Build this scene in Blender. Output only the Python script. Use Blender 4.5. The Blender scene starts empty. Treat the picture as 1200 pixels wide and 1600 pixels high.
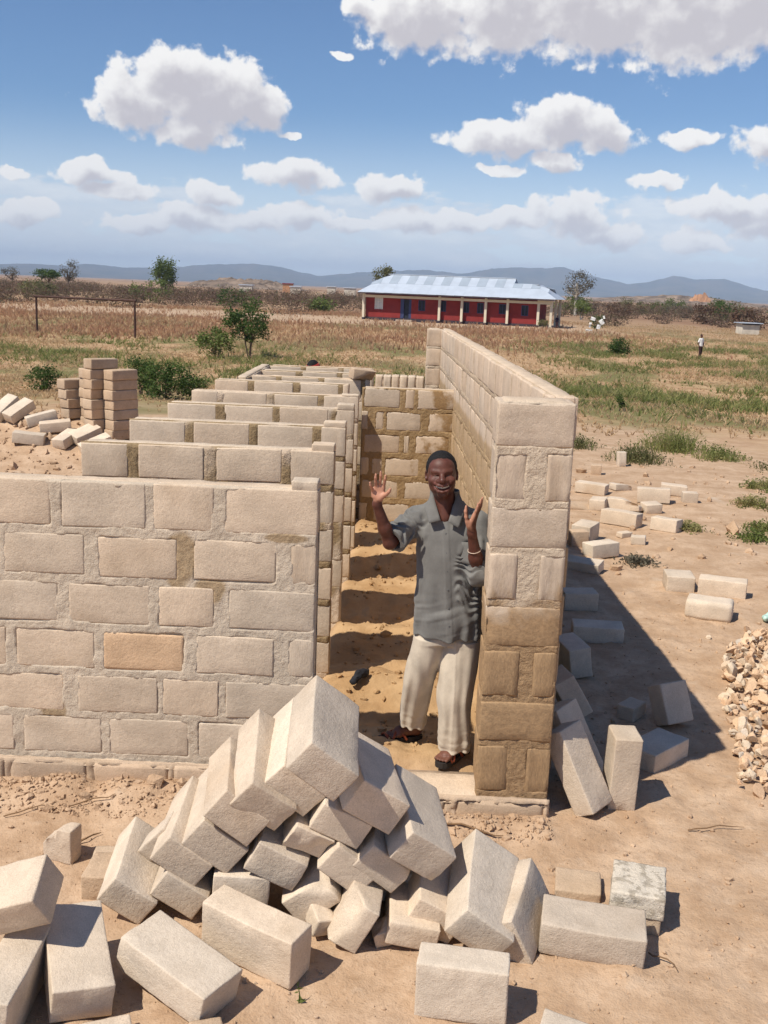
import bpy, bmesh, math, random
import numpy as np
from mathutils import Matrix, Vector

scene = bpy.context.scene
COL = scene.collection
random.seed(7)
RNG = np.random.default_rng(7)

# ------------------------------------------------------------------ camera
cam_data = bpy.data.cameras.new('camera')
cam = bpy.data.objects.new('camera', cam_data)
COL.objects.link(cam)
cam_data.sensor_fit = 'VERTICAL'
cam_data.sensor_height = 24.0
cam_data.lens = 24.0 * 1650.0 / 1600.0
cam_data.clip_start = 0.05
cam_data.clip_end = 40000.0
CAM_Z = 2.685
PITCH = math.radians(11.951)
ROLL = math.radians(2.2048)
YAW = math.radians(0.87)          # turned a little to the left of the walls' axis
fwd = Vector((-math.sin(YAW) * math.cos(PITCH), math.cos(YAW) * math.cos(PITCH), -math.sin(PITCH)))
right0 = fwd.cross(Vector((0, 0, 1))).normalized()
up0 = right0.cross(fwd).normalized()
right = right0 * math.cos(ROLL) + up0 * math.sin(ROLL)
up = up0 * math.cos(ROLL) - right0 * math.sin(ROLL)
M = Matrix.Identity(4)
for i in range(3):
    M[i][0] = right[i]; M[i][1] = up[i]; M[i][2] = -fwd[i]
M[2][3] = CAM_Z
cam.matrix_world = M
scene.camera = cam

# ------------------------------------------------------------------ light
SUN_DIR = Vector((1.244, 0.99, -2.183)).normalized()      # the way the light travels
SUN_EL = math.asin(-SUN_DIR.z)
sun_data = bpy.data.lights.new('sun', 'SUN')
sun = bpy.data.objects.new('sun', sun_data)
COL.objects.link(sun)
sun_data.energy = 5.0
sun_data.angle = math.radians(0.55)
sun_data.color = (1.0, 0.94, 0.825)
sun.rotation_euler = SUN_DIR.to_track_quat('-Z', 'Y').to_euler()
sun.location = (-30, -25, 50)

scene.render.engine = 'CYCLES'
scene.cycles.use_denoising = True
scene.cycles.max_bounces = 6
scene.cycles.diffuse_bounces = 2
scene.cycles.glossy_bounces = 2
scene.cycles.transmission_bounces = 2
scene.cycles.transparent_max_bounces = 8
scene.cycles.volume_bounces = 0
scene.cycles.caustics_reflective = False
scene.cycles.caustics_refractive = False
scene.view_settings.view_transform = 'Standard'
scene.view_settings.look = 'None'
scene.view_settings.gamma = 1.0
scene.view_settings.use_curve_mapping = False
scene.view_settings.exposure = 0.1

# ------------------------------------------------------------------ world: sky with cumulus
world = bpy.data.worlds.new('World')
scene.world = world
world.use_nodes = True
WT = world.node_tree
WT.nodes.clear()


class NG:
    """small helper to write node trees as expressions"""
    def __init__(self, tree):
        self.t = tree

    def n(self, kind, **kw):
        nd = self.t.nodes.new(kind)
        for k, v in kw.items():
            setattr(nd, k, v)
        return nd

    def put(self, sock, v):
        if v is None:
            return
        if isinstance(v, bpy.types.NodeSocket):
            self.t.links.new(v, sock)
        else:
            sock.default_value = v

    def math(self, op, a, b=None, c=None, clamp=False):
        nd = self.n('ShaderNodeMath', operation=op, use_clamp=clamp)
        self.put(nd.inputs[0], a); self.put(nd.inputs[1], b); self.put(nd.inputs[2], c)
        return nd.outputs[0]

    def vmath(self, op, a, b=None, scale=None):
        nd = self.n('ShaderNodeVectorMath', operation=op)
        self.put(nd.inputs[0], a); self.put(nd.inputs[1], b)
        if scale is not None:
            self.put(nd.inputs['Scale'], scale)
        return nd.outputs['Value'] if op in ('LENGTH', 'DOT_PRODUCT', 'DISTANCE') else nd.outputs[0]

    def comb(self, x, y, z):
        nd = self.n('ShaderNodeCombineXYZ')
        for i, v in enumerate((x, y, z)):
            self.put(nd.inputs[i], v)
        return nd.outputs[0]

    def sep(self, v):
        nd = self.n('ShaderNodeSeparateXYZ')
        self.put(nd.inputs[0], v)
        return nd.outputs

    def noise(self, vec, scale, detail=2.0, rough=0.5, dist=0.0, out='Fac'):
        nd = self.n('ShaderNodeTexNoise')
        self.put(nd.inputs['Vector'], vec)
        self.put(nd.inputs['Scale'], scale)
        nd.inputs['Detail'].default_value = detail
        nd.inputs['Roughness'].default_value = rough
        nd.inputs['Distortion'].default_value = dist
        return nd.outputs[out]

    def voro(self, vec, scale, feature='F1', out='Distance'):
        nd = self.n('ShaderNodeTexVoronoi', feature=feature)
        self.put(nd.inputs['Vector'], vec)
        nd.inputs['Scale'].default_value = scale
        return nd.outputs[out]

    def mix(self, f, a, b, mode='MIX'):
        nd = self.n('ShaderNodeMix', data_type='RGBA', blend_type=mode)
        self.put(nd.inputs[0], f); self.put(nd.inputs[6], a); self.put(nd.inputs[7], b)
        return nd.outputs[2]

    def ramp(self, v, lo, hi, a=0.0, b=1.0, smooth=True):
        nd = self.n('ShaderNodeMapRange', interpolation_type='SMOOTHSTEP' if smooth else 'LINEAR')
        nd.clamp = True
        self.put(nd.inputs[0], v)
        for i, q in enumerate((lo, hi, a, b)):
            self.put(nd.inputs[i + 1], q)
        return nd.outputs[0]


def c4(c):
    return (c[0], c[1], c[2], 1.0)


def build_sky():
    g = NG(WT)
    tc = g.n('ShaderNodeTexCoord')
    d = g.vmath('NORMALIZE', tc.outputs['Generated'])
    s = g.sep(d)
    az = g.math('ARCTAN2', s[0], s[1])
    el = g.math('ARCSINE', s[2])
    sky = g.n('ShaderNodeTexSky', sky_type='NISHITA')
    sky.sun_disc = False
    sky.sun_elevation = SUN_EL
    sky.sun_rotation = math.atan2(-SUN_DIR.x, -SUN_DIR.y)
    sky.altitude = 1100.0
    sky.air_density = 1.0
    sky.dust_density = 0.45
    sky.ozone_density = 1.6
    skycol = g.vmath('SCALE', sky.outputs[0], scale=0.084)
    skycol = g.vmath('MULTIPLY', skycol, (0.80, 1.0, 1.22))
    # bright dusty air low over the plain
    skycol = g.mix(g.ramp(el, 0.16, -0.01, 0.0, 0.85), skycol, (0.90, 0.98, 1.05, 1))
    # ---- the clouds: direction space in degrees
    D = 180.0 / math.pi
    p = g.comb(g.math('MULTIPLY', az, D), g.math('MULTIPLY', el, D), 0.0)
    warp = g.noise(p, 0.55, 3.0, 0.55, out='Color')
    pw = g.vmath('ADD', p, g.vmath('SCALE', g.vmath('SUBTRACT', warp, (0.5, 0.5, 0.5)), scale=1.3))
    fb = g.noise(p, 0.75, 7.0, 0.55)
    fb_up = g.noise(g.vmath('ADD', p, (-0.35, 0.5, 0.0)), 0.75, 4.0, 0.5)
    # wide band of small fair-weather clouds low over the horizon, all round
    low_v = g.comb(g.math('MULTIPLY', az, D * 0.5), g.math('MULTIPLY', el, D * 1.5), 3.0)
    low_n = g.noise(low_v, 0.55, 6.0, 0.58)
    low_band = g.math('MULTIPLY', g.ramp(el, 0.0, 1.2 / D), g.ramp(el, 8.5 / D, 3.0 / D, 0.0, 1.0))
    low_f = g.math('SUBTRACT', g.math('MULTIPLY', low_band, 0.64), g.math('SUBTRACT', 1.0, low_n))
    low_dens = g.math('MULTIPLY', g.ramp(low_f, -0.02, 0.10), 0.6)
    # larger clouds away from the view (sides, behind, overhead)
    high_v = g.vmath('MULTIPLY', d, (1.0, 1.0, 1.6))
    high_n = g.noise(high_v, 3.1, 7.0, 0.56)
    outside = g.math('MAXIMUM', g.ramp(g.math('ABSOLUTE', az), 24.0 / D, 36.0 / D), g.ramp(el, 19.0 / D, 26.0 / D))
    high_f = g.math('SUBTRACT', g.math('MULTIPLY', high_n, outside), 0.635)
    high_dens = g.math('MULTIPLY', g.ramp(high_f, 0.0, 0.07), g.ramp(el, 5.0 / D, 12.0 / D))
    white = (0.95, 0.935, 0.915, 1.0)
    grey = (0.575, 0.55, 0.585, 1.0)
    lowcol = g.mix(g.ramp(low_n, 0.45, 0.72), (0.72, 0.76, 0.82, 1), (0.92, 0.92, 0.92, 1))
    base = g.mix(low_dens, skycol, lowcol)
    highcol = g.mix(g.ramp(high_f, 0.02, 0.16), white, grey)
    base = g.mix(high_dens, base, highcol)
    bg_plain = g.n('ShaderNodeBackground')
    g.put(bg_plain.inputs[0], base)
    # ---- the clouds in view: ellipses (azimuth, elevation, radii in degrees), roughened by noise
    def field(pos):
        acc = None
        for (a, e, rx, ry) in CLOUDS:
            src = pos
            if acc is not None:            # keeps the evaluation serial (small stack)
                nd = g.n('ShaderNodeVectorMath', operation='MULTIPLY_ADD')
                g.put(nd.inputs[0], acc); nd.inputs[1].default_value = (0, 0, 1e-6); g.put(nd.inputs[2], pos)
                src = nd.outputs[0]
            nd = g.n('ShaderNodeVectorMath', operation='MULTIPLY_ADD')
            g.put(nd.inputs[0], src)
            nd.inputs[1].default_value = (1 / rx, 1 / ry, 1)
            nd.inputs[2].default_value = (-a / rx, -e / ry, 0)
            ln = g.vmath('LENGTH', nd.outputs[0])
            if acc is None:
                acc = ln
            else:
                acc = g.math('SMOOTH_MIN', acc, ln, 0.15)
        return g.math('SUBTRACT', 1.0, acc)
    f0 = field(pw)
    f1 = field(g.vmath('ADD', pw, (-0.28, 0.62, 0.0)))
    billow = g.math('SUBTRACT', fb, 0.5)
    dens_raw = g.math('MULTIPLY_ADD', billow, 1.5, f0)
    # light from the upper left: where the cloud thins out towards the sun it is white
    up_raw = g.math('MULTIPLY_ADD', g.math('SUBTRACT', fb_up, 0.5), 1.5, f1)
    lit = g.ramp(g.math('SUBTRACT', up_raw, g.math('MULTIPLY', billow, 0.45)), 0.78, -0.05)
    # sunlit tops are crisp, shaded bases fray out
    dens = g.ramp(dens_raw, -0.02, g.math('MULTIPLY_ADD', lit, -0.24, 0.44))
    ccol = g.mix(lit, grey, white)
    # far clouds near the horizon are paler and bluer
    ccol = g.mix(g.ramp(el, 7.0 / D, 1.2 / D, 0.0, 0.25), ccol, (0.84, 0.88, 0.93, 1.0))
    col = g.mix(dens, base, ccol)
    bg_clouds = g.n('ShaderNodeBackground')
    g.put(bg_clouds.inputs[0], col)
    inwin = g.math('MULTIPLY', g.math('LESS_THAN', g.math('ABSOLUTE', az), 40.0 / D),
                   g.math('MULTIPLY', g.math('GREATER_THAN', el, 0.0), g.math('LESS_THAN', el, 30.0 / D)))
    ms = g.n('ShaderNodeMixShader')
    g.put(ms.inputs[0], inwin)
    WT.links.new(bg_plain.outputs[0], ms.inputs[1])
    WT.links.new(bg_clouds.outputs[0], ms.inputs[2])
    out = g.n('ShaderNodeOutputWorld')
    WT.links.new(ms.outputs[0], out.inputs[0])


CLOUDS = [(-14.08, 8.56, 2.77, 1.63), (-10.45, 9.1, 3.75, 2.22), (-12.19, 9.87, 3.1, 1.57), (-11.4, 7.38, 2.61, 0.91), (-8.36, 8.77, 1.96, 1.47), (0.11, 13.11, 3.75, 2.02), (4.27, 13.49, 3.92, 2.45), (8.7, 13.51, 5.22, 2.61), (13.33, 13.23, 4.9, 2.74), (16.26, 13.58, 3.92, 2.55), (10.62, 16.2, 12.4, 2.94), (-3.14, 13.56, 0.98, 0.82), (4.63, 7.75, 3.43, 0.98), (7.5, 8.56, 2.77, 1.44), (9.48, 7.83, 2.12, 1.04), (7.16, 6.57, 1.63, 0.59), (13.86, 7.83, 1.57, 0.55), (17.51, 7.56, 2.02, 1.04), (12.5, 5.77, 1.63, 0.46), (-6.02, 5.6, 2.61, 0.82), (-16.46, 5.09, 2.02, 0.72), (-15.07, 4.31, 2.02, 0.52), (-20.25, 4.84, 0.78, 0.42), (-19.86, 3.12, 2.15, 0.65), (-10.43, 4.41, 1.57, 0.78), (-13.66, 2.7, 2.77, 0.62), (-11.4, 3.25, 2.61, 0.75), (-8.13, 3.18, 2.45, 0.62), (-5.81, 3.6, 2.29, 0.78), (-3.29, 3.16, 1.63, 0.52), (-1.02, 5.17, 2.15, 0.91), (0.05, 3.51, 2.22, 0.75), (2.73, 3.6, 2.12, 0.65), (5.22, 3.68, 1.83, 0.62), (8.14, 4.24, 2.55, 1.18), (10.17, 3.18, 2.29, 0.91), (16.02, 4.56, 3.1, 0.85), (14.63, 3.01, 2.29, 0.65), (17.61, 3.82, 2.29, 1.11), (-3.84, 11.29, 0.59, 0.26), (4.56, 6.23, 1.37, 0.36), (-6.39, 7.5, 0.72, 0.2)]

build_sky()
world.cycles.sampling_method = 'MANUAL'
world.cycles.sample_map_resolution = 512

# ------------------------------------------------------------------ numpy noise
def _hash(ix, iy, iz, seed):
    h = (ix.astype(np.int64) * 374761393 + iy.astype(np.int64) * 668265263 + iz.astype(np.int64) * 2147483647 + seed * 974711) & 0xFFFFFFFF
    h = ((h ^ (h >> 13)) * 1274126177) & 0xFFFFFFFF
    h = h ^ (h >> 16)
    return (h & 0xFFFF).astype(np.float32) / 65535.0


def vnoise(x, y, z=None, seed=0):
    x = np.asarray(x, np.float64); y = np.asarray(y, np.float64)
    z = np.zeros_like(x) if z is None else np.asarray(z, np.float64)
    ix = np.floor(x); iy = np.floor(y); iz = np.floor(z)
    fx = x - ix; fy = y - iy; fz = z - iz
    fx = fx * fx * (3 - 2 * fx); fy = fy * fy * (3 - 2 * fy); fz = fz * fz * (3 - 2 * fz)
    r = 0
    for dz in (0, 1):
        wz = fz if dz else 1 - fz
        for dy in (0, 1):
            wy = fy if dy else 1 - fy
            for dx in (0, 1):
                wx = fx if dx else 1 - fx
                r = r + wx * wy * wz * _hash(ix + dx, iy + dy, iz + dz, seed)
    return r * 2 - 1


def fbm(x, y, z=None, octv=4, seed=0, gain=0.5):
    a = 1.0; s = 0.0; f = 1.0; tot = 0.0
    for k in range(octv):
        s = s + a * vnoise(np.asarray(x) * f, np.asarray(y) * f, None if z is None else np.asarray(z) * f, seed + k * 17)
        tot += a; a *= gain; f *= 2.03
    return s / tot


def sstep(a, b, x):
    t = np.clip((x - a) / (b - a), 0, 1)
    return t * t * (3 - 2 * t)


# ------------------------------------------------------------------ object helpers
def link(o, parent=None):
    COL.objects.link(o)
    if parent is not None:
        o.parent = parent
    return o


def mesh_np(name, verts, faces, mat=None, smooth=False):
    """verts (n,3); faces: (m,3|4) int array or a list of such arrays"""
    me = bpy.data.meshes.new(name)
    verts = np.asarray(verts, np.float32)
    if not isinstance(faces, list):
        faces = [faces]
    faces = [np.asarray(f, np.int32) for f in faces if len(f)]
    me.vertices.add(len(verts))
    me.vertices.foreach_set('co', verts.ravel())
    loops = np.concatenate([f.ravel() for f in faces])
    sizes = np.concatenate([np.full(len(f), f.shape[1], np.int32) for f in faces])
    starts = np.concatenate([[0], np.cumsum(sizes)[:-1]]).astype(np.int32)
    me.loops.add(len(loops))
    me.loops.foreach_set('vertex_index', loops)
    me.polygons.add(len(sizes))
    me.polygons.foreach_set('loop_start', starts)
    me.polygons.foreach_set('use_smooth', np.full(len(sizes), bool(smooth)))
    me.update(calc_edges=True)
    if mat is not None:
        me.materials.append(mat)
    return me


def obj(name, me, parent=None, loc=None, rot=None, scale=None):
    o = bpy.data.objects.new(name, me)
    link(o, parent)
    if loc is not None:
        o.location = loc
    if rot is not None:
        o.rotation_euler = rot
    if scale is not None:
        o.scale = scale
    return o


def tag(o, label, cat, group=None):
    o['label'] = label
    o['category'] = cat
    if group:
        o['group'] = group
    return o


def empty(name, loc=(0, 0, 0), rotz=0.0, parent=None):
    o = bpy.data.objects.new(name, None)
    o.empty_display_size = 0.2
    link(o, parent)
    o.location = loc
    o.rotation_euler = (0, 0, rotz)
    return o


class MB:
    """collects pieces into one mesh"""
    def __init__(self):
        self.v = []; self.f3 = []; self.f4 = []; self.n = 0

    def add(self, v, f):
        v = np.asarray(v, np.float64); f = np.asarray(f, np.int64)
        if f.shape[1] == 3:
            self.f3.append(f + self.n)
        else:
            self.f4.append(f + self.n)
        self.v.append(v); self.n += len(v)
        return self

    def box(self, lo, hi, M=None):
        x0, y0, z0 = lo; x1, y1, z1 = hi
        v = np.array([(x0, y0, z0), (x1, y0, z0), (x1, y1, z0), (x0, y1, z0), (x0, y0, z1), (x1, y0, z1), (x1, y1, z1), (x0, y1, z1)], float)
        if M is not None:
            v = v @ M[:3, :3].T + M[:3, 3]
        f = [(0, 3, 2, 1), (4, 5, 6, 7), (0, 1, 5, 4), (1, 2, 6, 5), (2, 3, 7, 6), (3, 0, 4, 7)]
        return self.add(v, f)

    def tube(self, pts, radii, n=8, cap=True):
        pts = np.asarray(pts, float); radii = np.asarray(radii, float)
        m = len(pts)
        tang = np.gradient(pts, axis=0)
        tang /= np.linalg.norm(tang, axis=1)[:, None] + 1e-9
        ref = np.array([0.0, 0.0, 1.0])
        if abs(tang[0] @ ref) > 0.9:
            ref = np.array([1.0, 0.0, 0.0])
        a = np.arange(n) / n * 2 * math.pi
        vs = []
        for i in range(m):
            t = tang[i]
            u = ref - t * (ref @ t); u /= np.linalg.norm(u) + 1e-9
            w = np.cross(t, u)
            ref = u
            vs.append(pts[i] + radii[i] * (np.cos(a)[:, None] * u + np.sin(a)[:, None] * w))
        v = np.concatenate(vs)
        f = []
        for i in range(m - 1):
            for k in range(n):
                f.append((i * n + k, i * n + (k + 1) % n, (i + 1) * n + (k + 1) % n, (i + 1) * n + k))
        self.add(v, f)
        if cap:
            base = self.n
            self.add(np.array([pts[0], pts[-1]]), np.zeros((0, 3), int)) if False else None
            c0 = np.vstack([pts[0], vs[0]]); c1 = np.vstack([pts[-1], vs[-1]])
            self.add(c0, [(0, (k + 1) % n + 1, k + 1) for k in range(n)])
            self.add(c1, [(0, k + 1, (k + 1) % n + 1) for k in range(n)])
        return self

    def mesh(self, name, mat=None, smooth=False):
        v = np.concatenate(self.v)
        fs = []
        if self.f3:
            fs.append(np.concatenate(self.f3))
        if self.f4:
            fs.append(np.concatenate(self.f4))
        return mesh_np(name, v, fs, mat, smooth)


# ------------------------------------------------------------------ materials
MATS = {}


def new_mat(name):
    m = bpy.data.materials.new(name)
    m.use_nodes = True
    t = m.node_tree
    b = t.nodes['Principled BSDF']
    b.inputs['Specular IOR Level'].default_value = 0.25
    MATS[name] = m
    return m, NG(t), b


def plain_mat(name, col, rough=0.8, var=0.12, scale=8.0, metal=0.0, bump=0.0, bscale=60.0, spec=0.25, rnd=0.0):
    """one colour, gently mottled"""
    m, g, b = new_mat(name)
    tc = g.n('ShaderNodeTexCoord')
    n = g.noise(tc.outputs['Object'], scale, 4.0, 0.6)
    dark = tuple(c * (1 - var) for c in col); lite = tuple(min(1, c * (1 + var)) for c in col)
    c = g.mix(g.ramp(n, 0.3, 0.7), c4(dark), c4(lite))
    if rnd:
        oi = g.n('ShaderNodeObjectInfo')
        c = g.mix(1.0, c, g.comb(*(g.ramp(oi.outputs['Random'], 0, 1, 1 - rnd, 1 + rnd, False),) * 3), 'MULTIPLY')
    g.put(b.inputs['Base Color'], c)
    b.inputs['Roughness'].default_value = rough
    b.inputs['Metallic'].default_value = metal
    b.inputs['Specular IOR Level'].default_value = spec
    if bump:
        bp = g.n('ShaderNodeBump')
        bp.inputs['Strength'].default_value = bump
        bp.inputs['Distance'].default_value = 0.01
        g.put(bp.inputs['Height'], g.noise(tc.outputs['Object'], bscale, 3.0, 0.6))
        g.put(b.inputs['Normal'], bp.outputs[0])
    return m


def cement_mat(name, col, damp=None, dampcol=(0.30, 0.19, 0.095), mud=0.0, rough_bump=0.45, rnd=0.08, coarse=1.0, grime=0.25):
    """sandy cement: mottled, pitted, a little different on every block.
    damp: None or function(g, pos) -> mask socket in world space"""
    m, g, b = new_mat(name)
    geo = g.n('ShaderNodeNewGeometry')
    tc = g.n('ShaderNodeTexCoord')
    oi = g.n('ShaderNodeObjectInfo')
    pos = geo.outputs['Position']
    # world position shifted per object so that neighbours do not continue each other
    off = g.vmath('SCALE', g.comb(oi.outputs['Random'], g.math('MULTIPLY', oi.outputs['Random'], 7.3), g.math('MULTIPLY', oi.outputs['Random'], 3.1)), scale=37.0)
    q = g.vmath('ADD', tc.outputs['Object'], off)
    n1 = g.noise(q, 5.0, 3.0, 0.62)
    n2 = g.noise(q, 42.0, 3.0, 0.7)
    n3 = g.noise(q, 190.0, 1.0, 0.6)
    lo = tuple(c * 0.87 for c in col); hi = tuple(min(0.9, c * 1.10) for c in col)
    c = g.mix(g.ramp(n1, 0.28, 0.72), c4(lo), c4(hi))
    c = g.mix(g.ramp(n2, 0.40, 0.72, 0.0, 0.26), c, c4((col[0] * 0.72, col[1] * 0.68, col[2] * 0.63)))
    c = g.mix(g.ramp(n3, 0.54, 0.70, 0.0, 0.45), c, c4((col[0] * 1.28, col[1] * 1.26, col[2] * 1.24)))
    c = g.mix(g.ramp(n3, 0.44, 0.30, 0.0, 0.40), c, c4((col[0] * 0.62, col[1] * 0.58, col[2] * 0.54)))
    # brownish earth stains
    n4 = g.noise(q, 2.2, 2.0, 0.6)
    c = g.mix(g.ramp(n4, 0.55, 0.80, 0.0, grime), c, (0.38, 0.25, 0.14, 1))
    # tint of each block
    r1 = g.ramp(oi.outputs['Random'], 0, 1, 1 - rnd, 1 + rnd * 0.6, False)
    r2 = g.ramp(g.math('FRACT', g.math('MULTIPLY', oi.outputs['Random'], 17.0)), 0, 1, 0.975, 1.025, False)
    c = g.mix(1.0, c, g.comb(g.math('MULTIPLY', r1, r2), r1, g.math('DIVIDE', r1, r2)), 'MULTIPLY')
    if damp is not None:
        mk = damp(g, pos, n1, n2)
        dc = g.mix(g.ramp(n2, 0.3, 0.7), c4(tuple(x * 0.8 for x in dampcol)), c4(tuple(x * 1.15 for x in dampcol)))
        c = g.mix(mk, c, dc)
    g.put(b.inputs['Base Color'], c)
    b.inputs['Roughness'].default_value = 0.94
    b.inputs['Specular IOR Level'].default_value = 0.15
    h = g.math('ADD', g.math('MULTIPLY', n2, 0.9), g.math('MULTIPLY', n3, 0.35))
    bp = g.n('ShaderNodeBump')
    bp.inputs['Strength'].default_value = rough_bump
    bp.inputs['Distance'].default_value = 0.008 * coarse
    g.put(bp.inputs['Height'], h)
    g.put(b.inputs['Normal'], bp.outputs[0])
    return m


# ------------------------------------------------------------------ block meshes
def block_mesh(name, L, W, T, mat, n=(10, 6, 4), r=0.010, rough=0.003, seed=0, chips=0.5, cut=None, smooth=True):
    """a cast block with worn edges. cut = list of (normal, distance from centre): broken faces"""
    hx, hy, hz = L / 2, W / 2, T / 2
    vs = []; fs = []
    idx = {}
    nx, ny, nz = n

    def vid(i, j, k):
        key = (i, j, k)
        if key not in idx:
            idx[key] = len(vs)
            vs.append((-hx + L * i / nx, -hy + W * j / ny, -hz + T * k / nz))
        return idx[key]
    for i in range(nx):
        for j in range(ny):
            fs.append((vid(i, j, 0), vid(i, j + 1, 0), vid(i + 1, j + 1, 0), vid(i + 1, j, 0)))
            fs.append((vid(i, j, nz), vid(i + 1, j, nz), vid(i + 1, j + 1, nz), vid(i, j + 1, nz)))
    for i in range(nx):
        for k in range(nz):
            fs.append((vid(i, 0, k), vid(i + 1, 0, k), vid(i + 1, 0, k + 1), vid(i, 0, k + 1)))
            fs.append((vid(i, ny, k), vid(i, ny, k + 1), vid(i + 1, ny, k + 1), vid(i + 1, ny, k)))
    for j in range(ny):
        for k in range(nz):
            fs.append((vid(0, j, k), vid(0, j, k + 1), vid(0, j + 1, k + 1), vid(0, j + 1, k)))
            fs.append((vid(nx, j, k), vid(nx, j + 1, k), vid(nx, j + 1, k + 1), vid(nx, j, k + 1)))
    P = np.array(vs, float)
    # pull grid lines next to an edge close to it so that edges stay crisp
    for ax, (h, m) in enumerate(((hx, nx), (hy, ny), (hz, nz))):
        if m >= 4:
            step = 2 * h / m
            for s in (-1, 1):
                sel = np.abs(P[:, ax] - s * (h - step)) < 1e-6
                P[sel, ax] = s * (h - r * 1.6)
    H = np.array([hx, hy, hz])
    nz_ = fbm(P[:, 0] * 14, P[:, 1] * 14, P[:, 2] * 14, 3, seed)
    rr = r * (1.0 + 0.9 * np.clip(nz_, -0.8, 1) + chips * 2.2 * np.clip(fbm(P[:, 0] * 9 + 5, P[:, 1] * 9, P[:, 2] * 9, 2, seed + 3) - 0.25, 0, 1))
    inner = np.clip(P, -(H - rr[:, None]), (H - rr[:, None]))
    dlt = P - inner
    ln = np.linalg.norm(dlt, axis=1)
    Q = np.where(ln[:, None] > 1e-7, inner + dlt / (ln[:, None] + 1e-9) * rr[:, None], P)
    # corners/edges: where two or more coordinates were clipped the sphere/cylinder is used, flats keep their plane
    nrm = dlt / (ln[:, None] + 1e-9)
    flat = ln < 1e-7
    ax = np.argmax(np.abs(P) / H, axis=1)
    fl = np.zeros_like(P); fl[np.arange(len(P)), ax] = np.sign(P[np.arange(len(P)), ax])
    nrm = np.where(flat[:, None], fl, nrm)
    Q = Q + nrm * (fbm(P[:, 0] * 22, P[:, 1] * 22, P[:, 2] * 22, 3, seed + 9) * rough)[:, None]
    # slight warp of the whole block
    Q[:, 2] += 0.006 * vnoise(P[:, 0] * 3, P[:, 1] * 3, None, seed + 21)
    Q[:, 1] += 0.005 * vnoise(P[:, 0] * 3 + 9, P[:, 2] * 3, None, seed + 22)
    for (cn, cd) in (cut or []):
        cn = np.array(cn, float); cn /= np.linalg.norm(cn)
        s = Q @ cn - cd + 0.022 * fbm(P[:, 0] * 13, P[:, 1] * 13, P[:, 2] * 13, 3, seed + 31)
        Q = Q - np.clip(s, 0, None)[:, None] * cn
    return mesh_np(name, Q, np.array(fs), mat, smooth)


def cheap_block(name, L, W, T, mat, seed=0, r=0.012):
    """44 triangles: a chamfered, slightly irregular box"""
    bm = bmesh.new()
    bmesh.ops.create_cube(bm, size=1.0)
    for v in bm.verts:
        v.co = Vector((v.co.x * L, v.co.y * W, v.co.z * T))
    bmesh.ops.bevel(bm, geom=list(bm.edges), offset=r, segments=1, affect='EDGES', profile=0.5)
    rr = random.Random(seed)
    for v in bm.verts:
        v.co += Vector((rr.uniform(-1, 1), rr.uniform(-1, 1), rr.uniform(-1, 1))) * 0.004
    me = bpy.data.meshes.new(name)
    bm.to_mesh(me); bm.free()
    me.materials.append(mat)
    return me

# ------------------------------------------------------------------ ground
FIELD_Z = -0.88


def corridor_mask(x, y):
    return sstep(-0.55, -0.40, x) * (1 - sstep(0.60, 0.75, x)) * sstep(5.25, 5.6, y) * (1 - sstep(11.4, 11.7, y))


def ground_h(x, y, fine=True):
    x = np.asarray(x, float); y = np.asarray(y, float)
    z = FIELD_Z * sstep(16.0, 42.0, y + 0.25 * np.abs(x))
    z = z + FIELD_Z * sstep(-3, -12, y) * 0.5
    dist = np.sqrt(x * x + y * y)
    # gentle unevenness of the site and the field
    z = z + 0.035 * fbm(x * 0.9, y * 0.9, None, 3, 5) * (1 - sstep(200, 600, dist)) * sstep(2.0, 3.5, np.abs(x - 0.2) + np.abs(y - 4.5) * 0.6)
    z = z + 0.10 * fbm(x * 0.08, y * 0.08, None, 3, 6) * sstep(20, 45, y)
    # spoil heap at the left, behind the stalls
    m = np.exp(-(((x + 5.2) / 2.2) ** 2 + ((y - 15.7) / 1.5) ** 2))
    z = z + 0.72 * m * (1 + 0.18 * fbm(x * 1.5, y * 1.5, None, 3, 8) + 0.06 * fbm(x * 7, y * 7, None, 3, 9))
    # floor of the passage: filled a little above the ground outside, lumpy
    c = corridor_mask(x, y)
    z = z + c * (0.10 + 0.10 * np.clip(fbm(x * 1.6, y * 2.6, None, 4, 11) + 0.25, -0.3, 1) + 0.05 * np.sin((y - 6.1) * 2 * math.pi / 1.2))
    inside = sstep(-2.2, -2.1, x) * (1 - sstep(-0.5, -0.4, x)) * sstep(5.4, 5.6, y) * (1 - sstep(13.5, 13.7, y))
    z = z + inside * 0.05
    if fine:
        near = 1 - sstep(9.0, 16.0, dist)
        z = z + near * (0.016 * fbm(x * 4, y * 4, None, 4, 12) + 0.011 * np.clip(fbm(x * 9, y * 9, None, 3, 18) - 0.05, -0.3, 1) + 0.009 * fbm(x * 21, y * 21, None, 3, 13))
        # crumbled earth and mortar along the foot of the front wall
        foot = np.exp(-((y - 5.17) / 0.16) ** 2) * sstep(-3.2, -2.6, x) * (1 - sstep(-0.45, -0.3, x))
        z = z + foot * (0.045 + 0.05 * fbm(x * 7, y * 7, None, 4, 14))
        foot2 = np.exp(-((y - 5.0) / 0.13) ** 2) * sstep(-0.1, 0.1, x) * (1 - sstep(0.8, 0.95, x))
        z = z + foot2 * (0.03 + 0.05 * fbm(x * 8, y * 8, None, 4, 15))
        z = z + c * 0.03 * fbm(x * 9, y * 9, None, 4, 16)
    return z


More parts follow.
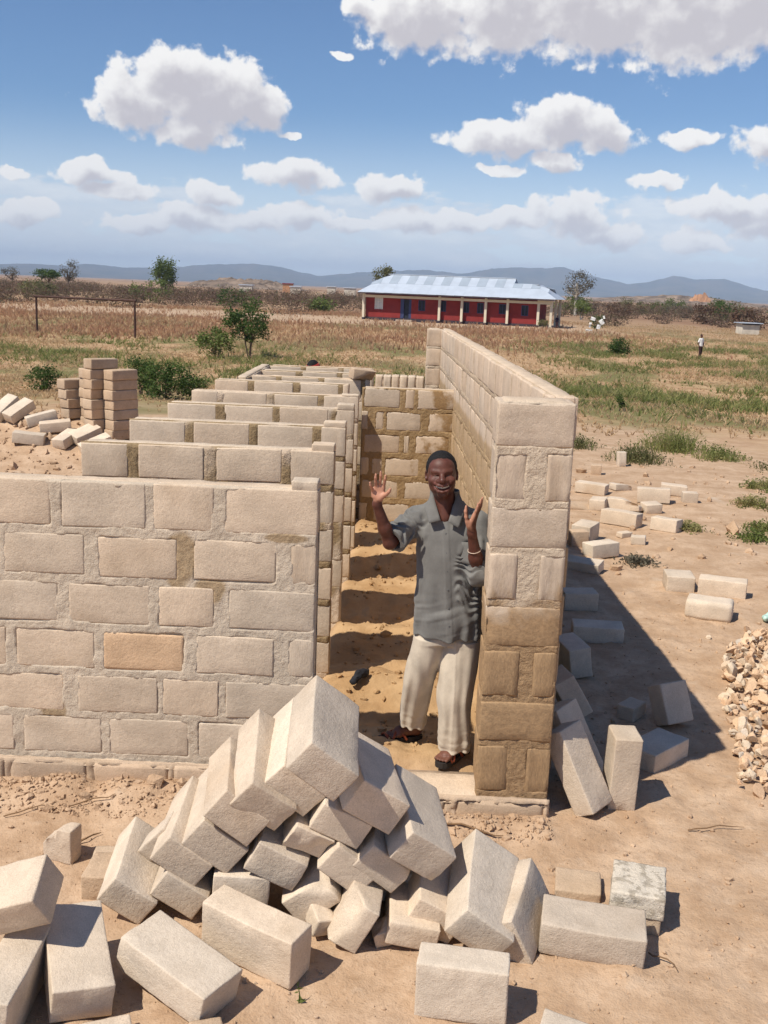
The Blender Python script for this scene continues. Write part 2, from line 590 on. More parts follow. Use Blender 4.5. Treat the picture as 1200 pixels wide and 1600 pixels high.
def axis_coords(lo, hi, fine_lo, fine_hi, step, far_lo, far_hi):
    out = list(np.arange(fine_lo, fine_hi + step * 0.5, step))
    s = step; v = out[-1]
    while v < far_hi:
        s *= 1.045 if s < 0.6 else 1.10
        v += s; out.append(v)
    s = step; v = out[0]; pre = []
    while v > far_lo:
        s *= 1.045 if s < 0.6 else 1.10
        v -= s; pre.append(v)
    return np.array(pre[::-1] + out)


gx = axis_coords(0, 0, -2.4, 3.0, 0.028, -13000, 13000)
gy = axis_coords(0, 0, 3.3, 8.2, 0.028, -900, 13500)
GX, GY = np.meshgrid(gx, gy)
GZ = ground_h(GX, GY)
nxg, nyg = len(gx), len(gy)
ii = np.arange(nyg - 1)[:, None] * nxg + np.arange(nxg - 1)[None, :]
gf = np.stack([ii, ii + 1, ii + 1 + nxg, ii + nxg], -1).reshape(-1, 4)

mat_ground, g, b = new_mat('earth')
geo = g.n('ShaderNodeNewGeometry')
pos = geo.outputs['Position']
sp = g.sep(pos)
flat = g.comb(sp[0], sp[1], 0.0)
nA = g.noise(flat, 0.55, 3.0, 0.6)
nB = g.noise(flat, 2.7, 4.0, 0.65)
nC = g.noise(pos, 24.0, 3.0, 0.65)
nD = g.noise(pos, 120.0, 2.0, 0.6)
sand = g.mix(g.ramp(nB, 0.30, 0.72), (0.42, 0.275, 0.17, 1), (0.57, 0.405, 0.275, 1))
sand = g.mix(g.ramp(nA, 0.45, 0.75, 0.0, 0.5), sand, (0.40, 0.255, 0.155, 1))
sand = g.mix(g.ramp(nC, 0.52, 0.75, 0.0, 0.45), sand, (0.30, 0.19, 0.115, 1))
sand = g.mix(g.ramp(nD, 0.60, 0.72, 0.0, 0.4), sand, (0.58, 0.47, 0.36, 1))
nP = g.noise(flat, 6.5, 3.0, 0.6)
sand = g.mix(g.ramp(nP, 0.50, 0.68, 0.0, 0.38), sand, (0.345, 0.215, 0.13, 1))
sand = g.mix(g.ramp(nP, 0.40, 0.26, 0.0, 0.35), sand, (0.62, 0.47, 0.34, 1))
nQ = g.noise(flat, 1.3, 4.0, 0.65)
sand = g.mix(g.ramp(nQ, 0.60, 0.72, 0.0, 0.55), sand, (0.56, 0.46, 0.36, 1))
sand = g.mix(g.ramp(g.noise(pos, 55.0, 2.0, 0.6), 0.60, 0.70, 0.0, 0.5), sand, (0.28, 0.185, 0.12, 1))
# ochre fill in the passage between the walls
cm = g.math('MULTIPLY', g.math('MULTIPLY', g.ramp(sp[0], -0.6, -0.4), g.ramp(sp[0], 0.9, 0.7)), g.math('MULTIPLY', g.ramp(sp[1], 5.2, 5.6), g.ramp(sp[1], 12.2, 11.6)))
ochre = g.mix(g.ramp(nB, 0.3, 0.7), (0.37, 0.22, 0.10, 1), (0.50, 0.325, 0.165, 1))
sand = g.mix(g.math('MULTIPLY', cm, 0.85), sand, ochre)
# the field: dry reddish grass land, green hollows, bare tracks
wob = g.noise(flat, 0.16, 3.0, 0.6)
nE = g.noise(g.comb(sp[0], g.math('MULTIPLY', sp[1], 0.45), 2.0), 0.22, 3.0, 0.62)
nF = g.noise(flat, 0.9, 3.0, 0.7)
dry = g.mix(g.ramp(nF, 0.3, 0.7), (0.34, 0.20, 0.11, 1), (0.52, 0.36, 0.21, 1))
dry = g.mix(g.ramp(nE, 0.46, 0.62, 0.0, 0.9), dry, (0.155, 0.15, 0.055, 1))
bare = g.mix(g.ramp(nB, 0.3, 0.7), (0.43, 0.285, 0.18, 1), (0.53, 0.37, 0.25, 1))
dry = g.mix(g.ramp(g.noise(g.comb(sp[0], g.math('MULTIPLY', sp[1], 0.3), 7.0), 0.28, 4.0, 0.6), 0.60, 0.72, 0.0, 0.5), dry, bare)
far_dry = g.mix(g.ramp(g.noise(g.comb(sp[0], g.math('MULTIPLY', sp[1], 0.2), 4.0), 0.03, 3.0, 0.6), 0.35, 0.65), (0.26, 0.155, 0.095, 1), (0.37, 0.245, 0.15, 1))
dry = g.mix(g.ramp(sp[1], 90.0, 150.0), dry, far_dry)
edge = g.math('ADD', g.math('ADD', sp[1], g.math('MULTIPLY', g.math('ABSOLUTE', sp[0]), 0.35)), g.math('MULTIPLY', g.math('SUBTRACT', wob, 0.5), 26.0))
fm = g.ramp(edge, 20.0, 31.0)
col = g.mix(fm, sand, dry)
# pale sandy apron in front of the school
ap = g.math('MULTIPLY', g.ramp(g.math('ADD', sp[1], g.math('MULTIPLY', nA, 6.0)), 106.0, 112.0), g.math('MULTIPLY', g.ramp(g.math('ADD', sp[1], g.math('MULTIPLY', nA, 6.0)), 142.0, 132.0), g.math('MULTIPLY', g.ramp(sp[0], -75.0, -55.0), g.ramp(sp[0], 24.0, 16.0))))
col = g.mix(g.math('MULTIPLY', ap, 0.75), col, (0.50, 0.36, 0.25, 1))
g.put(b.inputs['Base Color'], col)
b.inputs['Roughness'].default_value = 0.97
b.inputs['Specular IOR Level'].default_value = 0.1
bp = g.n('ShaderNodeBump')
bp.inputs['Strength'].default_value = 0.55
bp.inputs['Distance'].default_value = 0.02
g.put(bp.inputs['Height'], g.math('ADD', g.math('MULTIPLY', nC, 0.8), g.math('MULTIPLY', nD, 0.35)))
g.put(b.inputs['Normal'], bp.outputs[0])
ground = obj('ground', mesh_np('ground', np.stack([GX.ravel(), GY.ravel(), GZ.ravel()], -1), gf, mat_ground, True))
ground['kind'] = 'structure'


def gz(x, y):
    return float(ground_h(np.array([x]), np.array([y]))[0])

# ------------------------------------------------------------------ the unfinished block building
BLK = (0.61, 0.49, 0.372)


def damp_pier(g, pos, n1, n2):
    s = g.sep(pos)
    e = g.math('ADD', s[2], g.math('MULTIPLY', g.math('SUBTRACT', n1, 0.5), 0.55))
    return g.ramp(e, 1.28, 1.02, 0.0, 0.93)


def damp_side(g, pos, n1, n2):
    s = g.sep(pos)
    streak = g.noise(g.comb(g.math('MULTIPLY', s[1], 3.0), 0.0, g.math('MULTIPLY', s[2], 0.7)), 2.0, 4.0, 0.6)
    e = g.math('ADD', s[2], g.math('MULTIPLY', g.math('SUBTRACT', streak, 0.5), 0.12))
    return g.math('MULTIPLY', g.ramp(e, 1.56, 1.50), g.ramp(streak, 0.25, 0.75, 0.95, 0.72))


def mud_cross(g, pos, n1, n2):
    s = g.sep(pos)
    n = g.noise(pos, 3.2, 4.0, 0.6)
    a = g.math('ADD', g.math('MULTIPLY', s[0], 0.42), g.math('ADD', n, g.math('MULTIPLY', s[2], -0.06)))
    return g.ramp(a, 0.58, 0.70, 0.0, 0.95)


M_BLOCK = cement_mat('block_cement', BLK)
M_BLOCK_PIER = cement_mat('block_pier', (0.58, 0.46, 0.35), damp_pier, (0.35, 0.22, 0.115))
M_BLOCK_SIDE = cement_mat('block_side', (0.62, 0.485, 0.365), damp_side, (0.43, 0.295, 0.165), rnd=0.07)
M_BLOCK_CROSS = cement_mat('block_cross', (0.56, 0.445, 0.335), mud_cross, (0.30, 0.185, 0.085))
M_BLOCK_ORANGE = cement_mat('block_orange', (0.62, 0.43, 0.275), rnd=0.02)
M_FOUND = cement_mat('block_foundation', (0.50, 0.375, 0.27), grime=0.5)
def damp_spots(g, pos, n1, n2):
    s = g.sep(pos)
    m = None
    for (x, z, rx, rz) in ((-1.13, 1.27, 0.10, 0.17), (-0.98, 1.10, 0.10, 0.09), (-1.82, 0.40, 0.08, 0.07), (-0.60, 1.40, 0.12, 0.03)):
        d = g.vmath('LENGTH', g.comb(g.math('DIVIDE', g.math('SUBTRACT', s[0], x), rx), 0.0, g.math('DIVIDE', g.math('SUBTRACT', s[2], z), rz)))
        d = g.math('ADD', d, g.math('MULTIPLY', g.math('SUBTRACT', n1, 0.5), 1.2))
        v = g.ramp(d, 1.05, 0.75, 0.0, 0.9)
        m = v if m is None else g.math('MAXIMUM', m, v)
    return m


M_MORTAR = cement_mat('mortar_grey', (0.575, 0.465, 0.352), damp_spots, (0.36, 0.255, 0.15), rough_bump=0.7, coarse=1.2, rnd=0.03, grime=0.2)


def damp_joint(g, pos, n1, n2):
    n = g.noise(pos, 1.9, 2.0, 0.6)
    return g.ramp(n, 0.42, 0.50, 0.0, 0.92)


M_MORTAR_DAMP = cement_mat('mortar_damp', (0.56, 0.44, 0.33), damp_joint, (0.29, 0.20, 0.105), rough_bump=1.0, coarse=1.6, rnd=0.03)
M_CRUSTTOP = cement_mat('top_crust', (0.60, 0.475, 0.355), rough_bump=0.8, rnd=0.02, grime=0.3)
M_MORTAR_MUD = cement_mat('mortar_mud', (0.36, 0.24, 0.125), rough_bump=0.8, coarse=1.6, rnd=0.03, grime=0.3)
M_MORTAR_PIER = cement_mat('mortar_pier', (0.56, 0.455, 0.345), damp_pier, (0.335, 0.21, 0.11), rough_bump=0.7, coarse=1.6, rnd=0.02)
M_MORTAR_SIDE = cement_mat('mortar_side', (0.53, 0.405, 0.285), damp_side, (0.40, 0.275, 0.15), rough_bump=0.8, coarse=1.6, rnd=0.02)


def variants(tag_, mat, L, T, H, num, n=(9, 4, 6), **kw):
    return [block_mesh('%s_%d' % (tag_, k), L, T, H, mat, n=n, seed=100 + 13 * k, **kw) for k in range(num)]


def relief(u0, u1, z0, z1, rects, res, seed, amp=0.005, bury=0.018, soft=0.009, over=0.020):
    nu = max(4, int((u1 - u0) / res)); nw = max(4, int((z1 - z0) / res))
    U, Wd = np.meshgrid(np.linspace(u0, u1, nu + 1), np.linspace(z0, z1, nw + 1))
    wu = U + 0.010 * fbm(U * 11, Wd * 11, None, 3, seed); ww = Wd + 0.010 * fbm(U * 11 + 40, Wd * 11, None, 3, seed + 1)
    d = np.full(U.shape, 9.0)
    for (a, b_, c, e) in rects:
        dx = np.maximum(a - wu, wu - b_); dz = np.maximum(c - ww, ww - e)
        rr = 0.012
        qx = dx + rr; qz = dz + rr
        dd = np.minimum(np.maximum(qx, qz), 0) + np.hypot(np.maximum(qx, 0), np.maximum(qz, 0)) - rr
        d = np.minimum(d, dd)
    lap = over * (0.35 + fbm(U * 6, Wd * 6, None, 3, seed + 2))
    k = sstep(-soft, 0.0, d + lap)
    j = amp * (fbm(U * 16, Wd * 16, None, 4, seed + 3) * 1.2 - 0.05) + amp * 0.6 * fbm(U * 55, Wd * 55, None, 2, seed + 4)
    h = -bury + (bury + j) * k
    edge = np.minimum.reduce([U - u0, u1 - U, Wd - z0, z1 - Wd])
    h = np.where(edge < res * 0.5, -bury - 0.006, h)
    V = np.stack([U.ravel(), -h.ravel(), Wd.ravel()], -1)
    q = np.arange(nw)[:, None] * (nu + 1) + np.arange(nu)[None, :]
    F = np.stack([q, q + 1, q + nu + 2, q + nu + 1], -1).reshape(-1, 4)
    return V, F


def make_wall(parent, name, start, ang, thick, rows, length, z0, z1, vars_, mortar, res=0.012, back_res=0.0, inset=0.012, seed=0, top_bumpy=True, amp=0.006, label=None, blockname='block', special=None, jig=0.0015, top_crust=True, top_mat=None, over=0.013):
    mb = MB()
    lo = (inset, inset, z0); hi = (length - inset, thick - inset, z1 - 0.006)
    rects = [(a, b_, zl, zh) for (zl, zh, bl) in rows for (a, b_) in bl]
    mb.box(lo, hi)
    V, F = relief(0, length, z0, z1, rects, res, seed, amp=amp, over=over)
    mb.add(V, F)
    if back_res:
        V, F = relief(0, length, z0, z1, rects, back_res, seed + 50, amp=amp)
        V = V.copy(); V[:, 1] = thick - V[:, 1]
        mb.add(V, F[:, ::-1])
    # mortar crust left lying along the top
    tb_ = MB()
    if top_crust:
        nu = max(6, int(length / 0.035)); nv = 5
        U, Vv = np.meshgrid(np.linspace(0.004, length - 0.004, nu + 1), np.linspace(0.003, thick - 0.003, nv + 1))
        zt = z1 + 0.004 + 0.006 * fbm(U * 7, Vv * 7, None, 4, seed + 70) + 0.004 * fbm(U * 40, Vv * 40, None, 2, seed + 71)
        edge = (Vv < 0.006) | (Vv > thick - 0.006) | (U < 0.006) | (U > length - 0.006)
        zt = np.where(edge, z1 - 0.03, zt)
        q = np.arange(nv)[:, None] * (nu + 1) + np.arange(nu)[None, :]
        tb_.add(np.stack([U.ravel(), Vv.ravel(), zt.ravel()], -1), np.stack([q, q + 1, q + nu + 2, q + nu + 1], -1).reshape(-1, 4))
    o = obj(name, mb.mesh(name, mortar, True), parent, (start[0], start[1], 0), (0, 0, ang))
    if label:
        o['label'] = label
    if top_crust:
        obj('top_crust', tb_.mesh('top_crust', top_mat or M_CRUSTTOP, True), o)
    rr = random.Random(seed + 1)
    k = 0
    base = vars_[0][1]
    for (zl, zh, bl) in rows:
        for (a, b_) in bl:
            me = vars_[rr.randrange(len(vars_))][0]
            if special and k in special:
                me = special[k]
            Lb, Tb, Hb = base
            bo = obj(blockname, me, o, ((a + b_) / 2, thick / 2 + rr.uniform(-jig, jig), (zl + zh) / 2),
                     (0, rr.uniform(-0.004, 0.004), rr.uniform(-0.004, 0.004)),
                     ((b_ - a) / Lb * (1 if rr.random() < 0.5 else -1), thick / Tb, (zh - zl) / Hb))
            k += 1
    return o


DIM = (0.42, 0.145, 0.225)
V_FRONT = [(m, DIM) for m in variants('wall_block', M_BLOCK, *DIM, 7, n=(12, 5, 8), r=0.006, rough=0.003)]
V_PART = [(m, DIM) for m in variants('partition_block', M_BLOCK, *DIM, 5, n=(8, 4, 5), r=0.006)]
V_SIDE = [(m, DIM) for m in variants('side_block', M_BLOCK_SIDE, *DIM, 5, n=(6, 4, 5), r=0.005)]
V_CROSS = [(m, DIM) for m in variants('cross_block', M_BLOCK_CROSS, *DIM, 5, n=(8, 4, 5), r=0.012)]
V_PIER = [(m, DIM) for m in variants('pier_block', M_BLOCK_PIER, *DIM, 6, n=(12, 6, 8), r=0.006)]
V_FOUND = [(m, DIM) for m in variants('foundation_block', M_FOUND, *DIM, 4, n=(10, 5, 6), r=0.016, rough=0.006)]

latrine = empty('latrine_building', (0, 0, 0))
tag(latrine, 'unfinished roofless latrine building of pale cement block walls around the man', 'building')

# --- front wall: joints read off course by course
FX0 = -2.52; FXE = -0.418; FY = 5.31


def fx(px):
    return -2.065 + px * 0.0033 - FX0


ROWS_PX = [
    (1.415, 1.655, [(-130, 78), (96, 228), (240, 335), (352, 499)]),
    (1.155, 1.370, [(-138, -12), (2, 130), (152, 277), (304, 434), (458, 497)]),
    (0.895, 1.110, [(-138, -62), (-44, 86), (104, 234), (248, 336), (360, 497)]),
    (0.640, 0.850, [(-138, 0), (17, 143), (157, 288), (308, 433), (455, 497)]),
    (0.395, 0.600, [(-138, -54), (-38, 92), (115, 245), (254, 344), (356, 497)]),
    (0.155, 0.360, [(-138, 8), (24, 152), (165, 295), (312, 440), (456, 497)]),
]
rows = [(zl, zh, [(max(0.004, fx(a)), min(FXE - FX0 - 0.002, fx(b_))) for (a, b_) in bl]) for (zl, zh, bl) in ROWS_PX]
orange = block_mesh('orange_block', *DIM, M_BLOCK_ORANGE, n=(12, 5, 8), seed=77, r=0.010)
front_wall = make_wall(latrine, 'front_wall', (FX0, FY), 0.0, 0.145, rows, FXE - FX0, 0.10, 1.66, V_FRONT, M_MORTAR, res=0.0085, back_res=0.03, seed=3, special={4 + 5 + 5 + 2: orange}, label='front wall of seven courses with wide grey mortar joints', amp=0.004)
# foundation course, a little proud of the wall
frow = [(-0.10, 0.118, [(0.01 + 0.448 * k, 0.01 + 0.448 * k + 0.425) for k in range(4)] + [(1.80, 2.12)])]
make_wall(latrine, 'foundation', (FX0, FY - 0.035), 0.0, 0.215, frow, FXE - FX0 + 0.02, -0.12, 0.125, V_FOUND, M_FOUND, res=0.016, seed=5, blockname='block')
# raised end of the top course
def lump(name, parent, lo, hi, mat, seed, n=(8, 6, 4), r=0.005, rough=0.006):
    L = [hi[i] - lo[i] for i in range(3)]
    me = block_mesh(name, *L, mat, n=n, seed=seed, r=r, rough=rough, chips=1.0)
    return obj(name, me, parent, [(hi[i] + lo[i]) / 2 for i in range(3)])


lump('mortar_cap', latrine, (-0.56, FY + 0.004, 1.645), (-0.424, FY + 0.141, 1.703), M_BLOCK, 5)

# --- the partitions behind, one after another
PARTS = [(6.66, -2.062, -0.428, 1.655), (7.86, -2.064, -0.426, 1.655), (9.06, -2.045, -0.424, 1.655), (10.17, -2.06, -0.437, 1.655),
         (11.42, -2.06, -0.60, 1.655), (12.10, -1.76, -0.40, 1.655), (12.95, -1.76, -0.40, 1.655), (13.75, -1.76, -0.405, 1.655)]
ORD = ['nearest', 'second', 'third', 'fourth', 'fifth', 'sixth', 'seventh', 'last']
for k, (py, xa, xb, zt) in enumerate(PARTS):
    Lw = xb - xa
    rr = random.Random(40 + k)
    rows = []
    z = zt - 0.006
    off = [0.10, 0.0, 0.22, 0.05, 0.16, 0.08, 0.0, 0.2][k]
    for c in range(7 if k < 2 else 6):
        bl = []
        u = 0.004 - (0.0 if c % 2 == 0 else 0.22)
        u += off * (1 if c % 2 == 0 else -0.4) - 0.22 * (off > 0)
        while u < Lw - 0.03:
            wj = rr.uniform(0.055, 0.085) if c < 2 else 0.05
            a, b_ = max(0.004, u), min(Lw - 0.003, u + 0.42)
            if b_ - a > 0.06:
                if c < 2 or k == 0 or b_ > Lw - 0.01:
                    bl.append((a, b_))
            u += 0.42 + wj
        if bl and bl[-1][1] < Lw - 0.03:
            bl.append((bl[-1][1] + 0.05, Lw - 0.003))
            if bl[-1][1] - bl[-1][0] < 0.03:
                bl.pop()
        hc = 0.215
        rows.append((z - hc, z, bl))
        z -= 0.255
    make_wall(latrine, 'partition_wall', (xa, py), 0.0, 0.145, rows, Lw, -0.05, zt, V_PART, M_MORTAR_DAMP, res=0.014 if k < 3 else 0.022, seed=60 + 7 * k, amp=0.005)
    if k < 4:
        lump('mortar_cap', latrine, (xb - 0.15 - 0.02 * (k % 2), py + 0.004, zt - 0.012), (xb - 0.004, py + 0.14, zt + [0.042, 0.035, 0.038, 0.012][k]), M_BLOCK, 15 + k)

# side wall closing the far stalls on the left
rows = [(1.655 - 0.225 - 0.255 * c, 1.649 - 0.255 * c, [(0.01 + 0.46 * q - 0.2 * (c % 2) + (0.2 if (c % 2 and q == 0) else 0), min(2.0, 0.43 + 0.46 * q - 0.2 * (c % 2))) for q in range(5 if c % 2 else 4)]) for c in range(2)]
make_wall(latrine, 'stall_end_wall', (-1.905, 13.9), -math.pi / 2, 0.145, rows, 2.05, -0.05, 1.655, V_PART, M_MORTAR_DAMP, res=0.03, back_res=0.03, seed=131)

# --- cross wall behind the man, smeared with brown mud mortar
CX0, CX1, CY = -0.47, 0.60, 11.72
cp = 1.08 / 160.0


def cx(px):
    return (px - 565) * cp


rows = [(1.385, 1.60, [(cx(568), cx(628)), (cx(636), cx(652)), (cx(656), cx(718))]),
        (1.135, 1.345, [(0.004, cx(576)), (cx(588), cx(602)), (cx(606), cx(664)), (cx(676), cx(722))]),
        (0.88, 1.085, [(cx(570), cx(630)), (cx(637), cx(645)), (cx(656), cx(712))]),
        (0.62, 0.825, [(0.004, cx(580)), (cx(585), cx(602)), (cx(606), cx(664)), (cx(676), cx(722))]),
        (0.36, 0.565, [(cx(568), cx(630)), (cx(640), cx(690))]),
        (0.10, 0.305, [(0.004, cx(580)), (cx(590), cx(650)), (cx(660), cx(715))])]
rows = [(a, b_, [(max(0.004, p), min(CX1 - CX0 - 0.004, q)) for p, q in bl]) for a, b_, bl in rows]
make_wall(latrine, 'cross_wall', (CX0, CY), 0.0, 0.145, rows, CX1 - CX0, -0.05, 1.605, V_CROSS, M_MORTAR_MUD, res=0.010, seed=171, amp=0.006, over=0.018, label='cross wall behind the man smeared with damp brown mortar')

# --- long side wall on the right, running away from the pier
SX0, SY0, SX1, SY1 = 0.745, 5.40, 0.455, 14.62
sl = math.hypot(SX1 - SX0, SY1 - SY0)
sang = math.atan2(SY0 - SY1, SX0 - SX1)
rows = []
z = 2.172
rr = random.Random(9)
for c in range(8):
    bl = []
    u = 0.004 - 0.225 * (c % 2)
    while u < sl - 0.05:
        a, b_ = max(0.004, u), min(sl - 0.004, u + 0.412)
        if b_ - a > 0.05:
            bl.append((a, b_))
        u += 0.412 + rr.uniform(0.030, 0.052)
    rows.append((z - 0.218, z, bl))
    z -= 0.262
far_cut = []
side_wall = make_wall(latrine, 'side_wall', (SX1, SY1), sang, 0.145, rows, sl, -0.05, 2.178, V_SIDE, M_MORTAR_SIDE, res=0.022, back_res=0.05, seed=211, amp=0.004, jig=0.006, label='long right side wall, damp and brown in its lower half')

# --- pier at the near end of the side wall
PXa, PXb, PY = 0.455, 0.838, 5.128
pz = [2.172, 1.925, 1.655, 1.415, 1.145, 0.905, 0.630, 0.385, 0.10]
rows = []
pw = PXb - PXa
for c in range(8):
    zt, zb = pz[c], pz[c + 1]
    if c % 2 == 0:
        bl = [(0.002, pw - 0.002)]
    else:
        bl = [(0.004, 0.145 + 0.02 * (c % 3)), (pw - 0.125, pw - 0.003)]
    rows.append((zb + 0.028, zt - 0.004, bl))
make_wall(latrine, 'pier', (PXa, PY), 0.0, 0.27, rows, pw, 0.06, 2.172, V_PIER, M_MORTAR_PIER, res=0.0075, seed=251, amp=0.004, label='end pier of the side wall, damp brown in its lower half')
# foundation under the pier and the threshold
frow = [(-0.10, 0.095, [(0.01, 0.36), (0.40, 0.88)])]
make_wall(latrine, 'threshold', (-0.055, PY - 0.045), 0.0, 0.33, frow, 0.90, -0.12, 0.105, V_FOUND, M_FOUND, res=0.012, seed=255, blockname='block', amp=0.016)

# --- far end: return pier and a row of blocks set on end across the passage
pz = [2.175 - 0.262 * k for k in range(9)]
rows = [(zb + 0.03, zt - 0.003, [(0.003, 0.20)]) for zt, zb in zip(pz[:-1], pz[1:])]
make_wall(latrine, 'pier', (0.268, 14.42), 0.0, 0.20, rows, 0.203, -0.05, 2.178, V_PIER, M_MORTAR_PIER, res=0.02, seed=263, label='far pier at the other end of the side wall')
rows = [(1.30, 1.515, [(0.004 + 0.112 * k, 0.104 + 0.112 * k) for k in range(6)]), (1.04, 1.26, [(0.004, 0.30), (0.35, 0.66)])]
make_wall(latrine, 'far_wall', (-0.41, 14.5), 0.0, 0.30, rows, 0.68, -0.05, 1.50, V_PART, M_MORTAR_DAMP, res=0.025, seed=271)

# ------------------------------------------------------------------ loose blocks
M_LOOSE = cement_mat('loose_block', (0.64, 0.525, 0.41), rough_bump=0.5, rnd=0.10, grime=0.34)
M_LOOSE_GREY = cement_mat('loose_block_grey', (0.54, 0.44, 0.345), rough_bump=0.6, rnd=0.08)
M_LOOSE_BROWN = cement_mat('loose_block_brown', (0.52, 0.385, 0.27), rough_bump=0.7, rnd=0.10, grime=0.5)


def cement_patch(g, pos, n1, n2):
    n = g.noise(pos, 22.0, 3.0, 0.6)
    return g.ramp(n, 0.50, 0.58, 0.0, 0.9)


M_CRUST = cement_mat('crusted_block', (0.62, 0.54, 0.44), cement_patch, (0.40, 0.34, 0.265), rough_bump=1.0, rnd=0.03)


def loose(name, ctr, quat, dims, label, cat='block', group=None, mat=None, seed=0, cut=None, n=(14, 9, 7), r=0.0042, rough=0.0028, chips=2.4):
    me = block_mesh(name, *dims, mat or M_LOOSE, n=n, seed=seed, cut=cut, r=r, rough=rough, chips=chips)
    o = obj(name, me, None, ctr)
    o.rotation_mode = 'QUATERNION'
    o.rotation_quaternion = quat
    return tag(o, label, cat, group)


GP = 'blocks of the foreground pile'
PILE = {
 'A': ([-0.27, 4.004, 0.899], [-0.294, 0.621, 0.704, -0.183], [0.486, 0.243, 0.158], 'topmost block at the peak of the foreground pile', None),
 'B': ([-0.391, 4.228, 0.705], [-0.324, 0.617, 0.697, -0.169], [0.47, 0.235, 0.153], 'block tucked directly under the left side of the topmost pile block', None),
 'C': ([-0.528, 4.195, 0.655], [-0.318, 0.598, 0.72, -0.151], [0.469, 0.235, 0.153], 'block third down the left slope of the pile with a tall bright side', None),
 'D': ([-0.645, 4.202, 0.549], [-0.248, 0.612, 0.715, -0.23], [0.469, 0.234, 0.153], 'block fourth down the left slope of the pile', None),
 'E': ([-0.723, 4.236, 0.412], [-0.27, 0.632, 0.699, -0.199], [0.476, 0.238, 0.155], 'block with a small dent in its end, fifth down the left slope of the pile', None),
 'F': ([-0.847, 4.225, 0.331], [-0.279, 0.655, 0.678, -0.184], [0.454, 0.227, 0.148], 'block with a two tone end, sixth down the left slope of the pile', None),
 'H': ([-1.088, 4.197, 0.147], [-0.263, 0.633, 0.703, -0.189], [0.43, 0.215, 0.14], 'block on the ground at the lower left corner of the pile', None),
 'I': ([-0.86, 4.212, 0.166], [-0.241, 0.673, 0.678, -0.171], [0.425, 0.213, 0.138], 'tilted block wedged behind the flat slanting block at the pile foot', None),
 'J': ([-0.621, 4.238, 0.171], [-0.025, 0.674, 0.738, -0.022], [0.478, 0.239, 0.155], 'level block lying behind the large upright block at the pile foot', None),
 'K': ([-0.454, 4.231, 0.327], [-0.214, 0.675, 0.695, -0.127], [0.466, 0.233, 0.152], 'chipped pale block in the middle of the pile above the level block', ((0.1, 0.8, 0.5), 0.105)),
 'Lk': ([-0.337, 4.216, 0.43], [-0.194, 0.648, 0.724, -0.138], [0.435, 0.182, 0.132], 'small rough ended broken block in the centre of the pile', ((-1, 0.2, 0.3), 0.19)),
 'M': ([-0.185, 4.222, 0.548], [-0.241, 0.674, 0.694, -0.08], [0.455, 0.228, 0.148], 'half shaded block just below the topmost block, right of centre', None),
 'N': ([-0.093, 4.204, 0.628], [-0.206, 0.59, 0.753, -0.205], [0.48, 0.24, 0.156], 'second highest block of the pile, right of the topmost one', None),
 'O': ([0.117, 4.204, 0.429], [-0.257, 0.592, 0.742, -0.182], [0.481, 0.24, 0.157], 'long block on the right slope of the pile with a chipped lower corner', ((-0.6, 0.75, 0.35), 0.235)),
 'P': ([-0.011, 4.213, 0.349], [-0.289, 0.641, 0.685, -0.188], [0.43, 0.215, 0.14], 'worn round cornered block low in the pile, right of centre', ((-0.75, 0.5, -0.5), 0.215)),
 'Q': ([-0.165, 4.218, 0.312], [-0.256, 0.638, 0.693, -0.217], [0.437, 0.219, 0.142], 'shaded block in the dark middle of the pile below the half shaded block', None),
 'R': ([-0.311, 4.212, 0.166], [0.671, -0.184, -0.249, 0.674], [0.425, 0.213, 0.138], 'broken block tipped the other way at the foot of the pile', ((-0.5, -0.6, 0.6), 0.15)),
 'S': ([-0.113, 4.08, 0.133], [0.624, -0.369, -0.366, 0.583], [0.43, 0.215, 0.14], 'broken block with a dark jagged face at the pile foot', ((-0.7, -0.2, 0.72), 0.15)),
 'T1': ([0.12, 4.115, 0.082], [-0.081, 0.691, 0.716, -0.051], [0.43, 0.215, 0.107], 'low flat block on the ground under the right slope of the pile', None),
 'U': ([0.215, 4.169, 0.13], [-0.2, 0.685, 0.688, -0.132], [0.43, 0.215, 0.14], 'block half hidden behind the big leaning block on the right of the pile', None),
 'V': ([0.423, 4.071, 0.184], [-0.297, 0.689, 0.65, -0.125], [0.487, 0.244, 0.159], 'big leaning block with a broad pale face at the right of the pile', ((-0.72, 0.6, 0.4), 0.265)),
 'Wb': ([0.591, 4.075, 0.11], [0.659, 0.458, 0.266, 0.534], [0.43, 0.215, 0.10], 'thin tilted slab leaning on the right side of the big leaning block', None),
 'b': ([-0.505, 3.777, 0.13], [-0.196, 0.154, 0.715, -0.653], [0.435, 0.218, 0.142], 'large upright block in front of the pile, set on its long edge', None),
 'c': ([-0.774, 3.578, 0.117], [-0.106, 0.269, 0.957, 0.03], [0.435, 0.218, 0.142], 'flat slanting block in the bottom left foreground, its broad face up', None),
 'd': ([-1.169, 3.59, 0.125], [0.543, 0.105, -0.011, 0.833], [0.451, 0.225, 0.147], 'half shaded block between the leaning corner blocks and the flat slanting block', None),
 'e': ([-1.365, 3.405, 0.12], [0.70, 0.045, 0.03, 0.712], [0.45, 0.15, 0.235], 'block standing on edge with a dark side at the lower left corner', None),
 'f': ([-1.463, 3.589, 0.349], [0.192, 0.004, 0.965, 0.176], [0.43, 0.215, 0.14], 'block resting on top of the dark sided block at the left edge', None),
 'G': ([-0.985, 4.212, 0.302], [0.682, -0.578, -0.184, -0.408], [0.22, 0.077, 0.11], 'small block fragment at the left edge of the pile', None),
}
for k, (nm, (ctr, q, dims, lab, cut)) in enumerate(PILE.items()):
    loose('cement_block', ctr, q, dims, lab, 'block', GP, seed=300 + 11 * k, cut=[cut] if cut else None)


